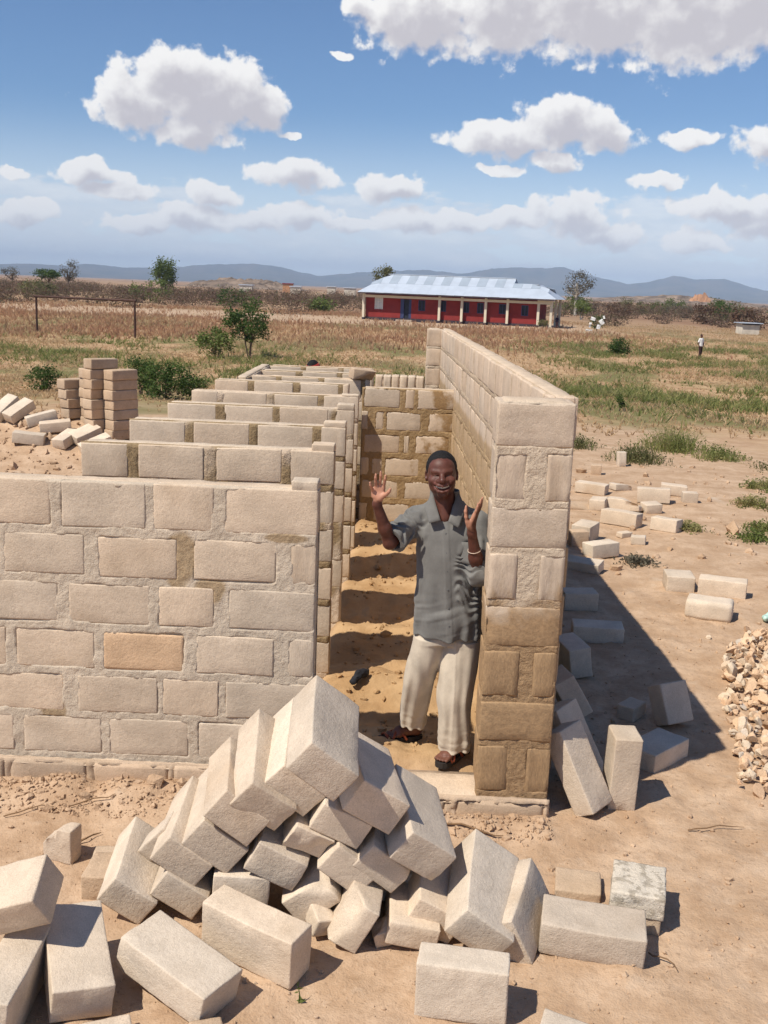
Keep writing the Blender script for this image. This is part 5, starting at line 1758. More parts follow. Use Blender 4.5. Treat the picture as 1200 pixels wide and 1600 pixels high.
# bushes that can be told apart on the plain
GB = 'bushes on the plain beyond the field'
BU = [(31.0, 205, 3.6, (3.2, 3.0, 1.9), LF_MID, 'green bush just right of the school end wall'),
      (37.5, 190, 3.0, (3.4, 3.0, 1.6), LF_BROWN, 'brown bush below the pale thin tree'),
      (48, 232, 3.4, (3.4, 3.0, 1.7), LF_OLIVE, 'olive bush in the middle of the right hand scrub'),
      (54, 215, 2.4, (3.0, 3.0, 1.3), LF_GREY, 'low grey bush next to the olive one'),
      (60, 250, 3.6, (4.2, 3.5, 1.7), LF_MID, 'wide flat green acacia bush towards the right'),
      (46.5, 168, 3.0, (2.5, 2.5, 1.6), LF_BROWN, 'reddish brown bush in the right hand field'),
      (57.5, 195, 3.5, (3.3, 3.0, 1.8), LF_DARK, 'dark green bush left of the small shed'),
      (45.5, 145, 2.8, (2.6, 2.4, 1.4), LF_BROWN, 'large russet bush behind the small shed'),
      (49.2, 138, 4.2, (2.6, 2.6, 2.3), LF_OLIVE, 'tall olive bush at the right edge above the shed'),
      (69, 235, 3.8, (4.0, 3.5, 1.9), LF_OLIVE, 'broad bush at the far right horizon'),
      (-41, 170, 3.6, (3.6, 3.2, 1.9), LF_LIGHT, 'bright green flat bush in the scrub below the round tree'),
      (-60.5, 175, 3.0, (3.0, 2.8, 1.6), LF_OLIVE, 'olive bush in the scrub below the acacia'),
      (-26, 160, 2.6, (2.2, 2.0, 1.3), LF_DARK, 'dark bush at the front edge of the scrub'),
      (-12.3, 150, 1.3, (1.6, 1.4, 0.65), LF_LIGHT, 'small bright green bush left of the school')]
for k, (x, y, h, rad, mt, lab) in enumerate(BU):
    make_tree('bush', x, y, h, rad, mt, M_BARK, lab, 'bush', 30 + k, 0.25, 30, 55, 0.34, 0.55, 0.7, group=GB, stems=3, trunk_r=0.05)

# the scrub belt behind: a mass nobody could count
rng = np.random.default_rng(5)
PT = []; TN = []
for k in range(720):
    x = rng.uniform(-150, 190)
    if x < 12:
        y = rng.uniform(132, 300) if x > -75 else rng.uniform(120, 300)
        h = rng.uniform(1.6, 3.0)
        if -8 < x < 14:
            y = rng.uniform(150, 300)
    else:
        y = rng.uniform(132 if x > 24 else 170, 420); h = rng.uniform(1.3, 2.9) * (0.75 if y < 170 else 1)
    r = h * rng.uniform(0.7, 1.3)
    m = int(230 * r)
    dd = rng.normal(size=(m, 3)); dd /= np.linalg.norm(dd, axis=1)[:, None]
    dd *= (rng.uniform(0.25, 1, m) ** 0.45)[:, None] * (1 + 0.22 * np.sin(dd[:, :1] * 5 + k) + 0.18 * np.sin(dd[:, 1:2] * 7 + 2 * k))
    p = dd * np.array((r * 1.05, r * 1.05, h * 0.52)) + np.array((x, y, FIELD_Z + h * 0.42))
    p[:, 2] = np.maximum(p[:, 2], FIELD_Z + 0.05)
    PT.append(p); TN.append(np.clip(rng.uniform(0, 1) + rng.normal(size=m) * 0.2, 0, 1))
scrub_me = leaf_mesh('scrub', np.concatenate(PT), 0.30, leaf_mat('scrub_leaf', (0.13, 0.082, 0.060), (0.235, 0.155, 0.110), (0.13, 0.125, 0.06), 0.35), rng, tone=np.concatenate(TN), aspect=0.4)
scrub = obj('scrub', scrub_me)
scrub['kind'] = 'stuff'; scrub['label'] = 'belt of brown leafless scrub across the plain'

# ------------------------------------------------------------------ near shrubs
make_tree('shrub', -7.62, 51.3, 2.72, (1.08, 1.05, 0.95), LF_DARK, M_BARK, 'dark leafy small tree in the field above the stalls', 'shrub', 51, 0.32, 60, 62, 0.125, 0.17, 0.9, stems=3, trunk_r=0.035)
make_tree('shrub', -9.1, 50.8, 1.40, (0.85, 0.8, 0.62), LF_LIGHT, M_BARK, 'light green bush left of the dark small tree', 'shrub', 52, 0.25, 40, 50, 0.13, 0.16, 0.9, stems=4, trunk_r=0.02)
make_tree('shrub', -7.75, 31.0, 1.05, (0.42, 0.42, 0.50), LF_DARK, M_BARK, 'upright leafy shrub behind the tallest block stack', 'shrub', 53, 0.2, 34, 55, 0.075, 0.10, 0.9, stems=4, trunk_r=0.012)
make_tree('shrub', -6.55, 29.0, 0.98, (0.72, 0.6, 0.48), LF_DARK, M_BARK, 'dense dark shrub between the stacks and the stalls', 'shrub', 54, 0.15, 60, 60, 0.075, 0.11, 0.9, stems=5, trunk_r=0.012)
make_tree('shrub', -6.0, 29.6, 0.70, (0.40, 0.4, 0.34), LF_MID, M_BARK, 'lower right end of the dense dark shrub', 'shrub', 55, 0.15, 30, 50, 0.075, 0.09, 0.9, stems=4, trunk_r=0.012)
make_tree('shrub', -10.75, 31.2, 0.74, (0.46, 0.44, 0.38), LF_DARK, M_BARK, 'small dark shrub left of the short block stack', 'shrub', 56, 0.15, 34, 50, 0.075, 0.09, 0.9, stems=4, trunk_r=0.012)
make_tree('shrub', 14.4, 114.2, 1.0, (0.55, 0.5, 0.4), LF_OLIVE, M_BARK, 'little shrub in front of the last school column', 'shrub', 57, 0.3, 16, 30, 0.14, 0.14, 0.9, stems=3, trunk_r=0.02)
make_tree('shrub', 13.3, 67.2, 1.0, (0.62, 0.55, 0.45), LF_DARK, M_BARK, 'compact dark green bush in the right hand field', 'shrub', 58, 0.2, 30, 45, 0.13, 0.14, 0.9, stems=3, trunk_r=0.02)
make_tree('shrub', 6.41, 31.6, 0.46, (0.16, 0.16, 0.20), LF_MID, M_BARK, 'single upright weed on the bare strip right of the wall', 'shrub', 59, 0.3, 12, 26, 0.07, 0.05, 0.9, stems=2, trunk_r=0.008)

# ------------------------------------------------------------------ grass and weeds
def tufts(name, P, hgt, mat, rng, blades=4, width=0.014, lean=0.35, tone=None):
    n = len(P)
    B = np.repeat(P, blades, 0)
    H = np.repeat(hgt, blades) * rng.uniform(0.55, 1.15, n * blades)
    off = rng.normal(size=(n * blades, 2)) * (0.10 * H)[:, None]
    B[:, :2] += off
    l = rng.normal(size=(n * blades, 2)) * lean * H[:, None]
    a = rng.uniform(0, math.pi, n * blades)
    W = np.maximum(width, 0) * np.repeat(np.ones(n), blades) * rng.uniform(0.6, 1.4, n * blades)
    wv = np.stack([np.cos(a) * W, np.sin(a) * W, 0 * a], -1)
    tip = B + np.stack([l[:, 0], l[:, 1], H], -1)
    mid = B + np.stack([l[:, 0] * 0.35, l[:, 1] * 0.35, H * 0.55], -1)
    V = np.stack([B - wv, B + wv, mid + wv * 0.8, tip, mid - wv * 0.8], 1).reshape(-1, 3)
    m = n * blades
    q = np.arange(m)[:, None] * 5
    F4 = (q + np.array([[0, 1, 2, 4]])).reshape(-1, 4); F3 = (q + np.array([[4, 2, 3]])).reshape(-1, 3)
    me = mesh_np(name, V, [F3, F4], mat, False)
    t = rng.uniform(0, 1, m) if tone is None else np.clip(np.repeat(tone, blades) + rng.normal(size=m) * 0.12, 0, 1)
    at = me.attributes.new('tone', 'FLOAT', 'POINT'); at.data.foreach_set('value', np.repeat(t, 5).astype(np.float32))
    return me


rng = np.random.default_rng(21)


def scatter(n, y0, y1, spread, fn, power=1.0):
    """points in the view wedge, kept with probability fn(x,y)"""
    t = rng.uniform(0, 1, n)
    y = y0 + (y1 - y0) * t ** power
    x = rng.uniform(-1, 1, n) * (spread * y + 2.0) - 0.02 * y
    k = rng.uniform(0, 1, n) < fn(x, y)
    x, y = x[k], y[k]
    return np.stack([x, y, ground_h(x, y) - 0.02], -1)


LF_STRAW = leaf_mat('grass_straw', (0.46, 0.285, 0.15), (0.70, 0.53, 0.32), (0.52, 0.36, 0.20), 0.5)
LF_RED = leaf_mat('grass_red', (0.37, 0.19, 0.115), (0.54, 0.33, 0.20), (0.48, 0.31, 0.175), 0.45)
LF_GREENG = leaf_mat('grass_green', (0.15, 0.18, 0.05), (0.30, 0.31, 0.11), (0.38, 0.33, 0.15), 0.5)


def dens_dry(x, y):
    e = y + 0.35 * np.abs(x)
    return sstep(20, 36, e + 6 * fbm(x * 0.15, y * 0.15, None, 2, 33)) * (0.28 + 0.72 * sstep(-0.15, 0.25, fbm(x * 0.30, y * 0.16, None, 3, 34))) * (1 - 0.85 * ((y > 103) & (y < 135) & (x > -60) & (x < 22)))


P = scatter(110000, 22, 150, 0.46, dens_dry, 1.15)
hh = (0.07 + 0.20 * (0.5 + 0.5 * fbm(P[:, 0] * 0.3, P[:, 1] * 0.2, None, 2, 35))) * (0.8 + 0.5 * sstep(40, 80, P[:, 1]))
o = obj('dry_grass', tufts('dry_grass', P, hh, LF_STRAW, rng, 4, 0.013, 0.6))
o['kind'] = 'stuff'; o['label'] = 'dry straw coloured grass covering the field'


def dens_red(x, y):
    return sstep(58, 78, y + 10 * fbm(x * 0.06, y * 0.05, None, 2, 36)) * (1 - sstep(8, 26, x)) * (0.3 + 0.7 * sstep(-0.2, 0.2, fbm(x * 0.10, y * 0.06, None, 3, 37))) * (1 - 0.8 * ((y > 108) & (y < 132) & (x > -40)))


P = scatter(36000, 60, 150, 0.46, dens_red)
hh = rng.uniform(0.25, 0.5, len(P))
o = obj('red_grass', tufts('red_grass', P, hh, LF_RED, rng, 4, 0.028))
o['kind'] = 'stuff'; o['label'] = 'tall reddish dry grass in front of the scrub'


def dens_green(x, y):
    a = np.exp(-((y - 38 - 0.12 * (x - 8)) / 5.0) ** 2) * sstep(2, 5, x) * 1.0
    a = np.maximum(a, np.exp(-((y - 66) / 16) ** 2) * sstep(6, 12, x) * 0.85)
    a = np.maximum(a, 0.75 * np.exp(-(((x + 20) / 10) ** 2 + ((y - 54) / 9) ** 2)))
    a = np.maximum(a, 0.8 * np.exp(-(((x + 7) / 5) ** 2 + ((y - 46) / 7) ** 2)))
    a = np.maximum(a, 0.7 * np.exp(-(((x - 1) / 4.5) ** 2 + ((y - 44) / 6) ** 2)))
    return np.clip(a, 0, 1) * sstep(-0.25, 0.15, fbm(x * 0.35, y * 0.3, None, 3, 38))


P = scatter(130000, 24, 105, 0.46, dens_green)
hh = 0.10 + 0.30 * rng.uniform(0, 1, len(P)) ** 2
o = obj('green_weeds', tufts('green_weeds', P, hh, LF_GREENG, rng, 5, 0.02, 0.7))
o['kind'] = 'stuff'; o['label'] = 'green weeds and grass in patches across the field'

# low weeds on the bare ground right of the wall, clump by clump
GW = 'weed clumps on the bare ground right of the wall'
WC = [(5.1, 19.7, 0.55, 0.75, LF_GREENG, 'tallest weed clump on the bare ground right of the wall'), (4.0, 17.9, 0.36, 0.55, LF_OLIVE, 'weed clump beside the lone upright piece'),
      (5.6, 18.6, 0.30, 0.5, LF_GREENG, 'low weed patch right of the tallest clump'), (6.3, 17.3, 0.25, 0.5, LF_OLIVE, 'low weed patch near the right edge'),
      (3.1, 19.4, 0.28, 0.6, LF_OLIVE, 'yellowish weeds left of the tallest clump'), (2.2, 18.6, 0.30, 0.4, LF_OLIVE, 'yellow flowering weeds next to the side wall top'),
      (4.75, 14.0, 0.18, 0.30, LF_GREENG, 'small weed patch right of the block heap'), (4.1, 12.0, 0.15, 0.22, LF_LIGHT, 'bright green weed on bare ground right of the heap'),
      (4.4, 12.6, 0.12, 0.25, LF_GREENG, 'thin weed beyond the bright green one'), (4.35, 11.2, 0.10, 0.2, LF_GREENG, 'tiny weed nearest the group of three blocks'),
      (2.5, 10.7, 0.08, 0.22, LF_GREY, 'grey dead weed right of the nearest heap block'), (5.2, 12.7, 0.13, 0.3, LF_GREENG, 'weeds near the right picture edge'),
      (5.4, 15.6, 0.16, 0.4, LF_GREENG, 'creeping weeds far right of the block heap'), (3.45, 12.3, 0.10, 0.2, LF_GREENG, 'tuft at the foot of the separate heap block'),
      (-5.9, 18.5, 0.16, 0.3, LF_GREENG, 'weed tuft behind the spoil heap'), (-7.6, 20.5, 0.12, 0.3, LF_GREENG, 'weed tuft at the left edge behind the leaning blocks')]
for k, (x, y, h, r, mt, lab) in enumerate(WC):
    m = int(420 * max(0.25, r))
    p = rng.normal(size=(m, 2)) * r * 0.45
    z0 = gz(x, y)
    X = np.concatenate([p, np.zeros((m, 1))], 1)
    hloc = h * np.exp(-(p[:, 0] ** 2 + p[:, 1] ** 2) / (r * r)) * rng.uniform(0.6, 1.1, m)
    root = empty('weed_clump', (x, y, z0)); tag(root, lab, 'weeds', GW)
    obj('stems', tufts('weed_stems', X, hloc, mt, rng, 2, 0.006, 0.5), root)['kind'] = 'stuff'
    lp = np.concatenate([p + rng.normal(size=p.shape) * 0.02, (hloc * rng.uniform(0.3, 1.0, m))[:, None]], 1)
    obj('leaves', leaf_mesh('weed_leaves', np.repeat(lp, 2, 0) + rng.normal(size=(2 * m, 3)) * 0.02, 0.045, mt, rng), root)['kind'] = 'stuff'

# ------------------------------------------------------------------ the school
M_RED = plain_mat('red_wall_paint', (0.235, 0.030, 0.027), 0.85, 0.12, 1.2, bump=0.1, bscale=20)
M_CREAM = plain_mat('cream_paint', (0.66, 0.58, 0.45), 0.8, 0.06, 1.0)
M_PLINTH = plain_mat('dark_plinth', (0.045, 0.035, 0.045), 0.8, 0.2, 1.0)
M_DARK = plain_mat('dark_opening', (0.025, 0.028, 0.04), 0.6, 0.3, 1.5)  # near-black paint standing in for the unlit rooms behind windows and door
M_BLUE = plain_mat('blue_door_frame', (0.045, 0.055, 0.13), 0.6, 0.2, 1.0)
M_WHITE = plain_mat('white_paint', (0.78, 0.77, 0.73), 0.7, 0.05, 2.0)
M_CONC = plain_mat('concrete_step', (0.46, 0.37, 0.29), 0.9, 0.15, 1.0)


def zinc(name, col, rough):
    m, g, b = new_mat(name)
    tc = g.n('ShaderNodeTexCoord')
    n = g.noise(tc.outputs['Object'], 0.8, 4.0, 0.6)
    g.put(b.inputs['Base Color'], g.mix(g.ramp(n, 0.3, 0.7), c4([c * 0.88 for c in col]), c4(col)))
    b.inputs['Metallic'].default_value = 0.35
    b.inputs['Roughness'].default_value = rough
    # corrugation
    w = g.n('ShaderNodeTexWave', wave_type='BANDS', bands_direction='X')
    g.put(w.inputs['Vector'], tc.outputs['Object']); w.inputs['Scale'].default_value = 4.0
    bp = g.n('ShaderNodeBump'); bp.inputs['Strength'].default_value = 0.35; bp.inputs['Distance'].default_value = 0.02
    g.put(bp.inputs['Height'], w.outputs['Fac']); g.put(b.inputs['Normal'], bp.outputs[0])
    return m


M_ZINC = zinc('zinc_sheet', (0.60, 0.66, 0.74), 0.5)
M_ZINC2 = zinc('zinc_sheet_dull', (0.42, 0.48, 0.55), 0.6)

HA = -math.radians(17)
school = empty('school_building', (-5.2, 123.0, -0.86), HA)
tag(school, 'long red school building with shiny metal roof and cream columns', 'building')
SLEN = 20.4; SDEP = 6.0


def bpart(name, lo, hi, mat, parent=school, smooth=False):
    return obj(name, MB().box(lo, hi).mesh(name, mat, smooth), parent)


# front wall with real openings: louvre, door and six windows (u0,u1,z0,z1)
OPEN = [(1.27, 2.25, 1.20, 2.54, 'louvre'), (4.35, 5.65, 0.30, 2.44, 'door'), (6.47, 7.28, 1.20, 2.39, 'w'), (9.12, 9.72, 1.23, 2.42, 'w'), (11.72, 12.38, 1.22, 2.38, 'w'), (13.28, 14.01, 1.22, 2.37, 'w'), (15.75, 16.53, 1.25, 2.33, 'w'), (18.25, 19.03, 1.16, 2.30, 'w')]
wm = MB()
u = 0.2
for (a, b_, zl, zh, kd) in OPEN:
    wm.box((u, 0.5, 0.30), (a, 0.7, 3.02))
    wm.box((a, 0.5, zh), (b_, 0.7, 3.02))
    if zl > 0.31:
        wm.box((a, 0.5, 0.30), (b_, 0.7, zl))
    u = b_
wm.box((u, 0.5, 0.30), (SLEN - 0.35, 0.7, 3.02))
wm.box((0.2, 0.7, 0.30), (0.4, SDEP, 3.02)); wm.box((SLEN - 0.55, 0.7, 0.30), (SLEN - 0.35, SDEP, 3.02)); wm.box((0.4, SDEP - 0.2, 0.30), (SLEN - 0.55, SDEP, 3.02))
wm.box((0.4, 3.6, 0.3), (SLEN - 0.55, 3.7, 3.0))
obj('wall', wm.mesh('school_wall', M_RED), school)
bpart('plinth', (0.05, 0.40, -0.35), (SLEN - 0.2, SDEP + 0.1, 0.302), M_PLINTH)
bpart('step', (4.1, -0.35, -0.3), (5.95, 0.395, 0.14), M_CONC)
bpart('floor', (SLEN - 0.198, 0.0, -0.3), (SLEN + 1.4, SDEP, 0.12), M_CONC)
for (a, b_, zl, zh, kd) in OPEN:
    if kd == 'w':
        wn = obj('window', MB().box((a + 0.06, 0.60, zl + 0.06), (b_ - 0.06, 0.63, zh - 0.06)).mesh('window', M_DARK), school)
        fr_ = MB().box((a, 0.50, zl), (a + 0.06, 0.66, zh)).box((b_ - 0.06, 0.50, zl), (b_, 0.66, zh)).box((a + 0.06, 0.50, zl), (b_ - 0.06, 0.66, zl + 0.06)).box((a + 0.06, 0.50, zh - 0.06), (b_ - 0.06, 0.66, zh)).box(((a + b_) / 2 - 0.025, 0.55, zl + 0.06), ((a + b_) / 2 + 0.025, 0.66, zh - 0.06))
        obj('frame', fr_.mesh('window_frame', M_BLUE), wn)
    elif kd == 'door':
        dn = obj('door', MB().box((a, 0.52, zl), (a + 0.42, 0.60, zh)).box((b_ - 0.30, 0.52, zl), (b_, 0.60, zh)).mesh('door', M_BLUE), school)
        obj('opening', MB().box((a + 0.42, 0.64, zl), (b_ - 0.30, 0.66, zh)).mesh('door_opening', M_DARK), dn)  # solid panel across the doorway, the room's darkness put into its colour
    else:
        ln = obj('window', MB().box((a, 0.50, zl), (a + 0.07, 0.62, zh)).box((b_ - 0.07, 0.50, zl), (b_, 0.62, zh)).box(((a + b_) / 2 - 0.03, 0.50, zl), ((a + b_) / 2 + 0.03, 0.62, zh)).box((a + 0.07, 0.61, zl), (b_ - 0.07, 0.63, zh)).mesh('louvre_window', M_WHITE), school)
        ln['label'] = 'white louvred window'
        for q in range(7):
            zz = zl + (zh - zl) * (q + 0.5) / 7
            Mx = np.eye(4); Mx[:3, :3] = np.array(Matrix.Rotation(-0.6, 3, 'X')); Mx[:3, 3] = (0, 0.55, zz)
            obj('slat', MB().box((a + 0.07, -0.05, -0.012), (b_ - 0.07, 0.05, 0.012), Mx).mesh('slat', M_WHITE), ln)
for u in (0.06, 9.05, 11.63, 14.34, 16.79, 20.2):
    c_ = obj('column', MB().box((u - 0.13, 0.0, -0.3), (u + 0.13, 0.24, 3.02)).mesh('column', M_CREAM), school)
    obj('base', MB().box((u - 0.14, -0.01, -0.3), (u + 0.14, 0.25, 0.24)).mesh('column_base', M_PLINTH), c_)
for (u, v) in ((SLEN + 1.2, 0.0), (SLEN + 1.2, 3.0), (SLEN + 1.2, SDEP - 0.3)):
    obj('column', MB().box((u - 0.13, v, -0.3), (u + 0.13, v + 0.24, 3.02)).mesh('column', M_CREAM), school)
bpart('beam', (0.19, 0.03, 2.50), (20.07, 0.21, 2.78), M_CREAM)
bpart('beam', (20.33, 0.03, 2.50), (SLEN + 1.07, 0.21, 3.02), M_CREAM)
# hipped metal roof laid in sheets, the right end a step lower
EV0, EV1 = -0.4, SLEN + 1.7
RZ, EZ = 5.15, 3.06
r0, r1, r2 = 2.1, 16.9, 19.75
ym = SDEP / 2
roof = obj('roof', MB().box((0.2, 0.35, 3.03), (SLEN + 1.1, SDEP - 0.2, 3.10)).mesh('ceiling_boards', M_PLINTH), school)


def roof_sheet(pts, mat, off=0.0):
    p = np.array(pts, float)
    nn = np.cross(p[1] - p[0], p[3] - p[0]); nn /= np.linalg.norm(nn)
    if nn[2] < 0:
        nn = -nn
    p = p + nn * off
    mb = MB(); mb.add(np.concatenate([p, p - nn * 0.03]), [(0, 1, 2, 3), (7, 6, 5, 4), (0, 4, 5, 1), (1, 5, 6, 2), (2, 6, 7, 3), (3, 7, 4, 0)])
    obj('roof_sheet', mb.mesh('roof_sheet', mat), roof)


def rp(u, t, side=0):
    """point on the front (0) or back (1) slope; t 0 at eave, 1 at ridge"""
    y = (-0.75 + (ym + 0.75) * t) if side == 0 else (SDEP + 0.75 - (ym + 0.75) * t)
    return u, y, EZ + (RZ - EZ) * t


ns = 22
for s_ in (0, 1):
    for k in range(ns):
        ua, ub = EV0 + (EV1 - EV0) * k / ns, EV0 + (EV1 - EV0) * (k + 1) / ns + 0.02

        def tmax(u):
            if u < r0:
                return max(0.03, (u - EV0) / (r0 - EV0))
            if u <= r1:
                return 1.0
            if u <= r2:
                return 0.73
            return max(0.03, 0.73 * (EV1 - u) / (EV1 - r2))
        ta, tb = tmax(ua + 1e-4), tmax(ub - 1e-4)
        if ua < r1 < ub:
            tb = ta = 1.0
        tc_ = 0.52
        roof_sheet([rp(ua, 0, s_), rp(ub, 0, s_), rp(ub, min(tc_, tb), s_), rp(ua, min(tc_, ta), s_)], M_ZINC, 0.012 * (k % 2))
        if ta > tc_ or tb > tc_:
            roof_sheet([rp(ua, min(tc_ - 0.02, ta), s_), rp(ub, min(tc_ - 0.02, tb), s_), rp(ub, max(tb, tc_), s_), rp(ua, max(ta, tc_), s_)], M_ZINC2 if k % 2 else M_ZINC, 0.02 + 0.012 * (k % 2))
# hip ends and ridge caps
mb = MB()
a0 = np.array(rp(EV0, 0, 0)); a1 = np.array(rp(EV0, 0, 1)); top = np.array((r0, ym, RZ))
mb.add(np.array([a0, a1, top]), [(0, 2, 1)])
obj('hip_end', mb.mesh('hip_end', M_ZINC), roof)
mb = MB()
b0 = np.array(rp(EV1, 0, 0)); b1 = np.array(rp(EV1, 0, 1)); t0_ = np.array(rp(r2, 0.73, 0)); t1_ = np.array(rp(r2, 0.73, 1))
mb.add(np.array([b0, b1, t1_, t0_]), [(0, 1, 2, 3)])
obj('hip_end', mb.mesh('hip_end', M_ZINC), roof)
bpart('ridge_cap', (r0 - 0.05, ym - 0.18, RZ - 0.02), (r1 + 0.05, ym + 0.18, RZ + 0.06), M_ZINC, roof)
zl_ = rp(r1, 0.73)[2]
obj('gablet', MB().box((r1 - 0.04, rp(r1, 0.73, 0)[1], zl_ - 0.1), (r1 + 0.02, rp(r1, 0.73, 1)[1], zl_ + 0.02)).mesh('gablet', M_ZINC2), roof)
obj('flat_top', MB().box((r1, rp(r1, 0.73, 0)[1] - 0.02, zl_ - 0.05), (r2, rp(r1, 0.73, 1)[1] + 0.02, zl_ + 0.035)).mesh('flat_top', M_ZINC), roof)
mb = MB(); gy0 = rp(r1, 0.73, 0)[1]; gy1 = rp(r1, 0.73, 1)[1]
mb.add(np.array([(r1 + 0.03, gy0, zl_), (r1 + 0.03, gy1, zl_), (r1 + 0.03, ym, RZ - 0.01)]), [(0, 1, 2)])
obj('gable', mb.mesh('gable', M_ZINC2), roof)
bpart('fascia', (EV0 + 0.02, -0.74, EZ - 0.16), (EV1 - 0.02, -0.68, EZ - 0.045), M_PLINTH, roof)

# ------------------------------------------------------------------ goal
M_POLE = plain_mat('goal_pole', (0.075, 0.038, 0.028), 0.7, 0.3, 3.0)
goal = empty('goal_frame', (-20.1, 66.6, FIELD_Z))
tag(goal, 'rusty football goal frame without net in the dry field', 'goal')
ga = np.array((-23.53 + 20.1, 67.6 - 66.6)); gb = np.array((-16.76 + 20.1, 65.6 - 66.6))
for p_ in (ga, gb):
    obj('post', MB().tube([(p_[0], p_[1], -0.15), (p_[0], p_[1], 1.1), (p_[0], p_[1], 2.22)], [0.075, 0.07, 0.07], 8).mesh('post', M_POLE, True), goal)
obj('crossbar', MB().tube([(ga[0] - 0.12, ga[1], 2.25), (0, 0.0, 2.235), (gb[0] + 0.1, gb[1], 2.25)], [0.07, 0.07, 0.07], 8).mesh('crossbar', M_POLE, True), goal)

# ------------------------------------------------------------------ small shed at the right
M_MUD = plain_mat('pale_shed_wall', (0.58, 0.52, 0.43), 0.9, 0.12, 1.5)
shed = empty('shed', (38.9, 123.5, -0.92), 0.05)
tag(shed, 'small pale shed with flat metal roof at the right edge', 'shed')
obj('wall', MB().box((-1.0, -1.0, -0.2), (1.0, 1.0, 1.22)).mesh('shed_wall', M_MUD), shed)
obj('roof', MB().box((-1.25, -1.3, 1.26), (1.3, 1.2, 1.34)).mesh('shed_roof', M_ZINC), shed)
obj('door', MB().box((-0.05, -1.012, 0.0), (0.5, -1.004, 1.1)).mesh('shed_door', M_MUD), shed)
obj('fascia', MB().box((-1.04, -1.06, 1.10), (1.04, -1.01, 1.26)).mesh('shed_fascia', M_PLINTH), shed)

# ------------------------------------------------------------------ far houses
for k, (x, y, w, h, lab) in enumerate([(-63.4, 420, 5.0, 2.7, 'farthest left of the tiny pale houses beyond the scrub'), (-44.1, 420, 4.0, 2.8, 'second tiny pale house beyond the scrub'), (-30.1, 420, 3.2, 3.3, 'third tiny pale house beyond the scrub'), (-22.9, 420, 4.5, 3.1, 'tiny pale house beyond the scrub closest to the school'), (-50.5, 450, 4.0, 3.8, 'tiny house with a reddish roof beyond the scrub')]):
    hs = empty('far_house', (x, y, -0.9)); tag(hs, lab, 'house', 'tiny houses beyond the scrub')
    obj('wall', MB().box((-w / 2, -2, -0.3), (w / 2, 2, h)).mesh('far_wall', M_MUD if k < 4 else M_OCHRE), hs)
    obj('roof', MB().box((-w / 2 - 0.3, -2.3, h + 0.01), (w / 2 + 0.3, 2.3, h + 0.35)).mesh('far_roof', M_ZINC if k < 4 else M_RED), hs)


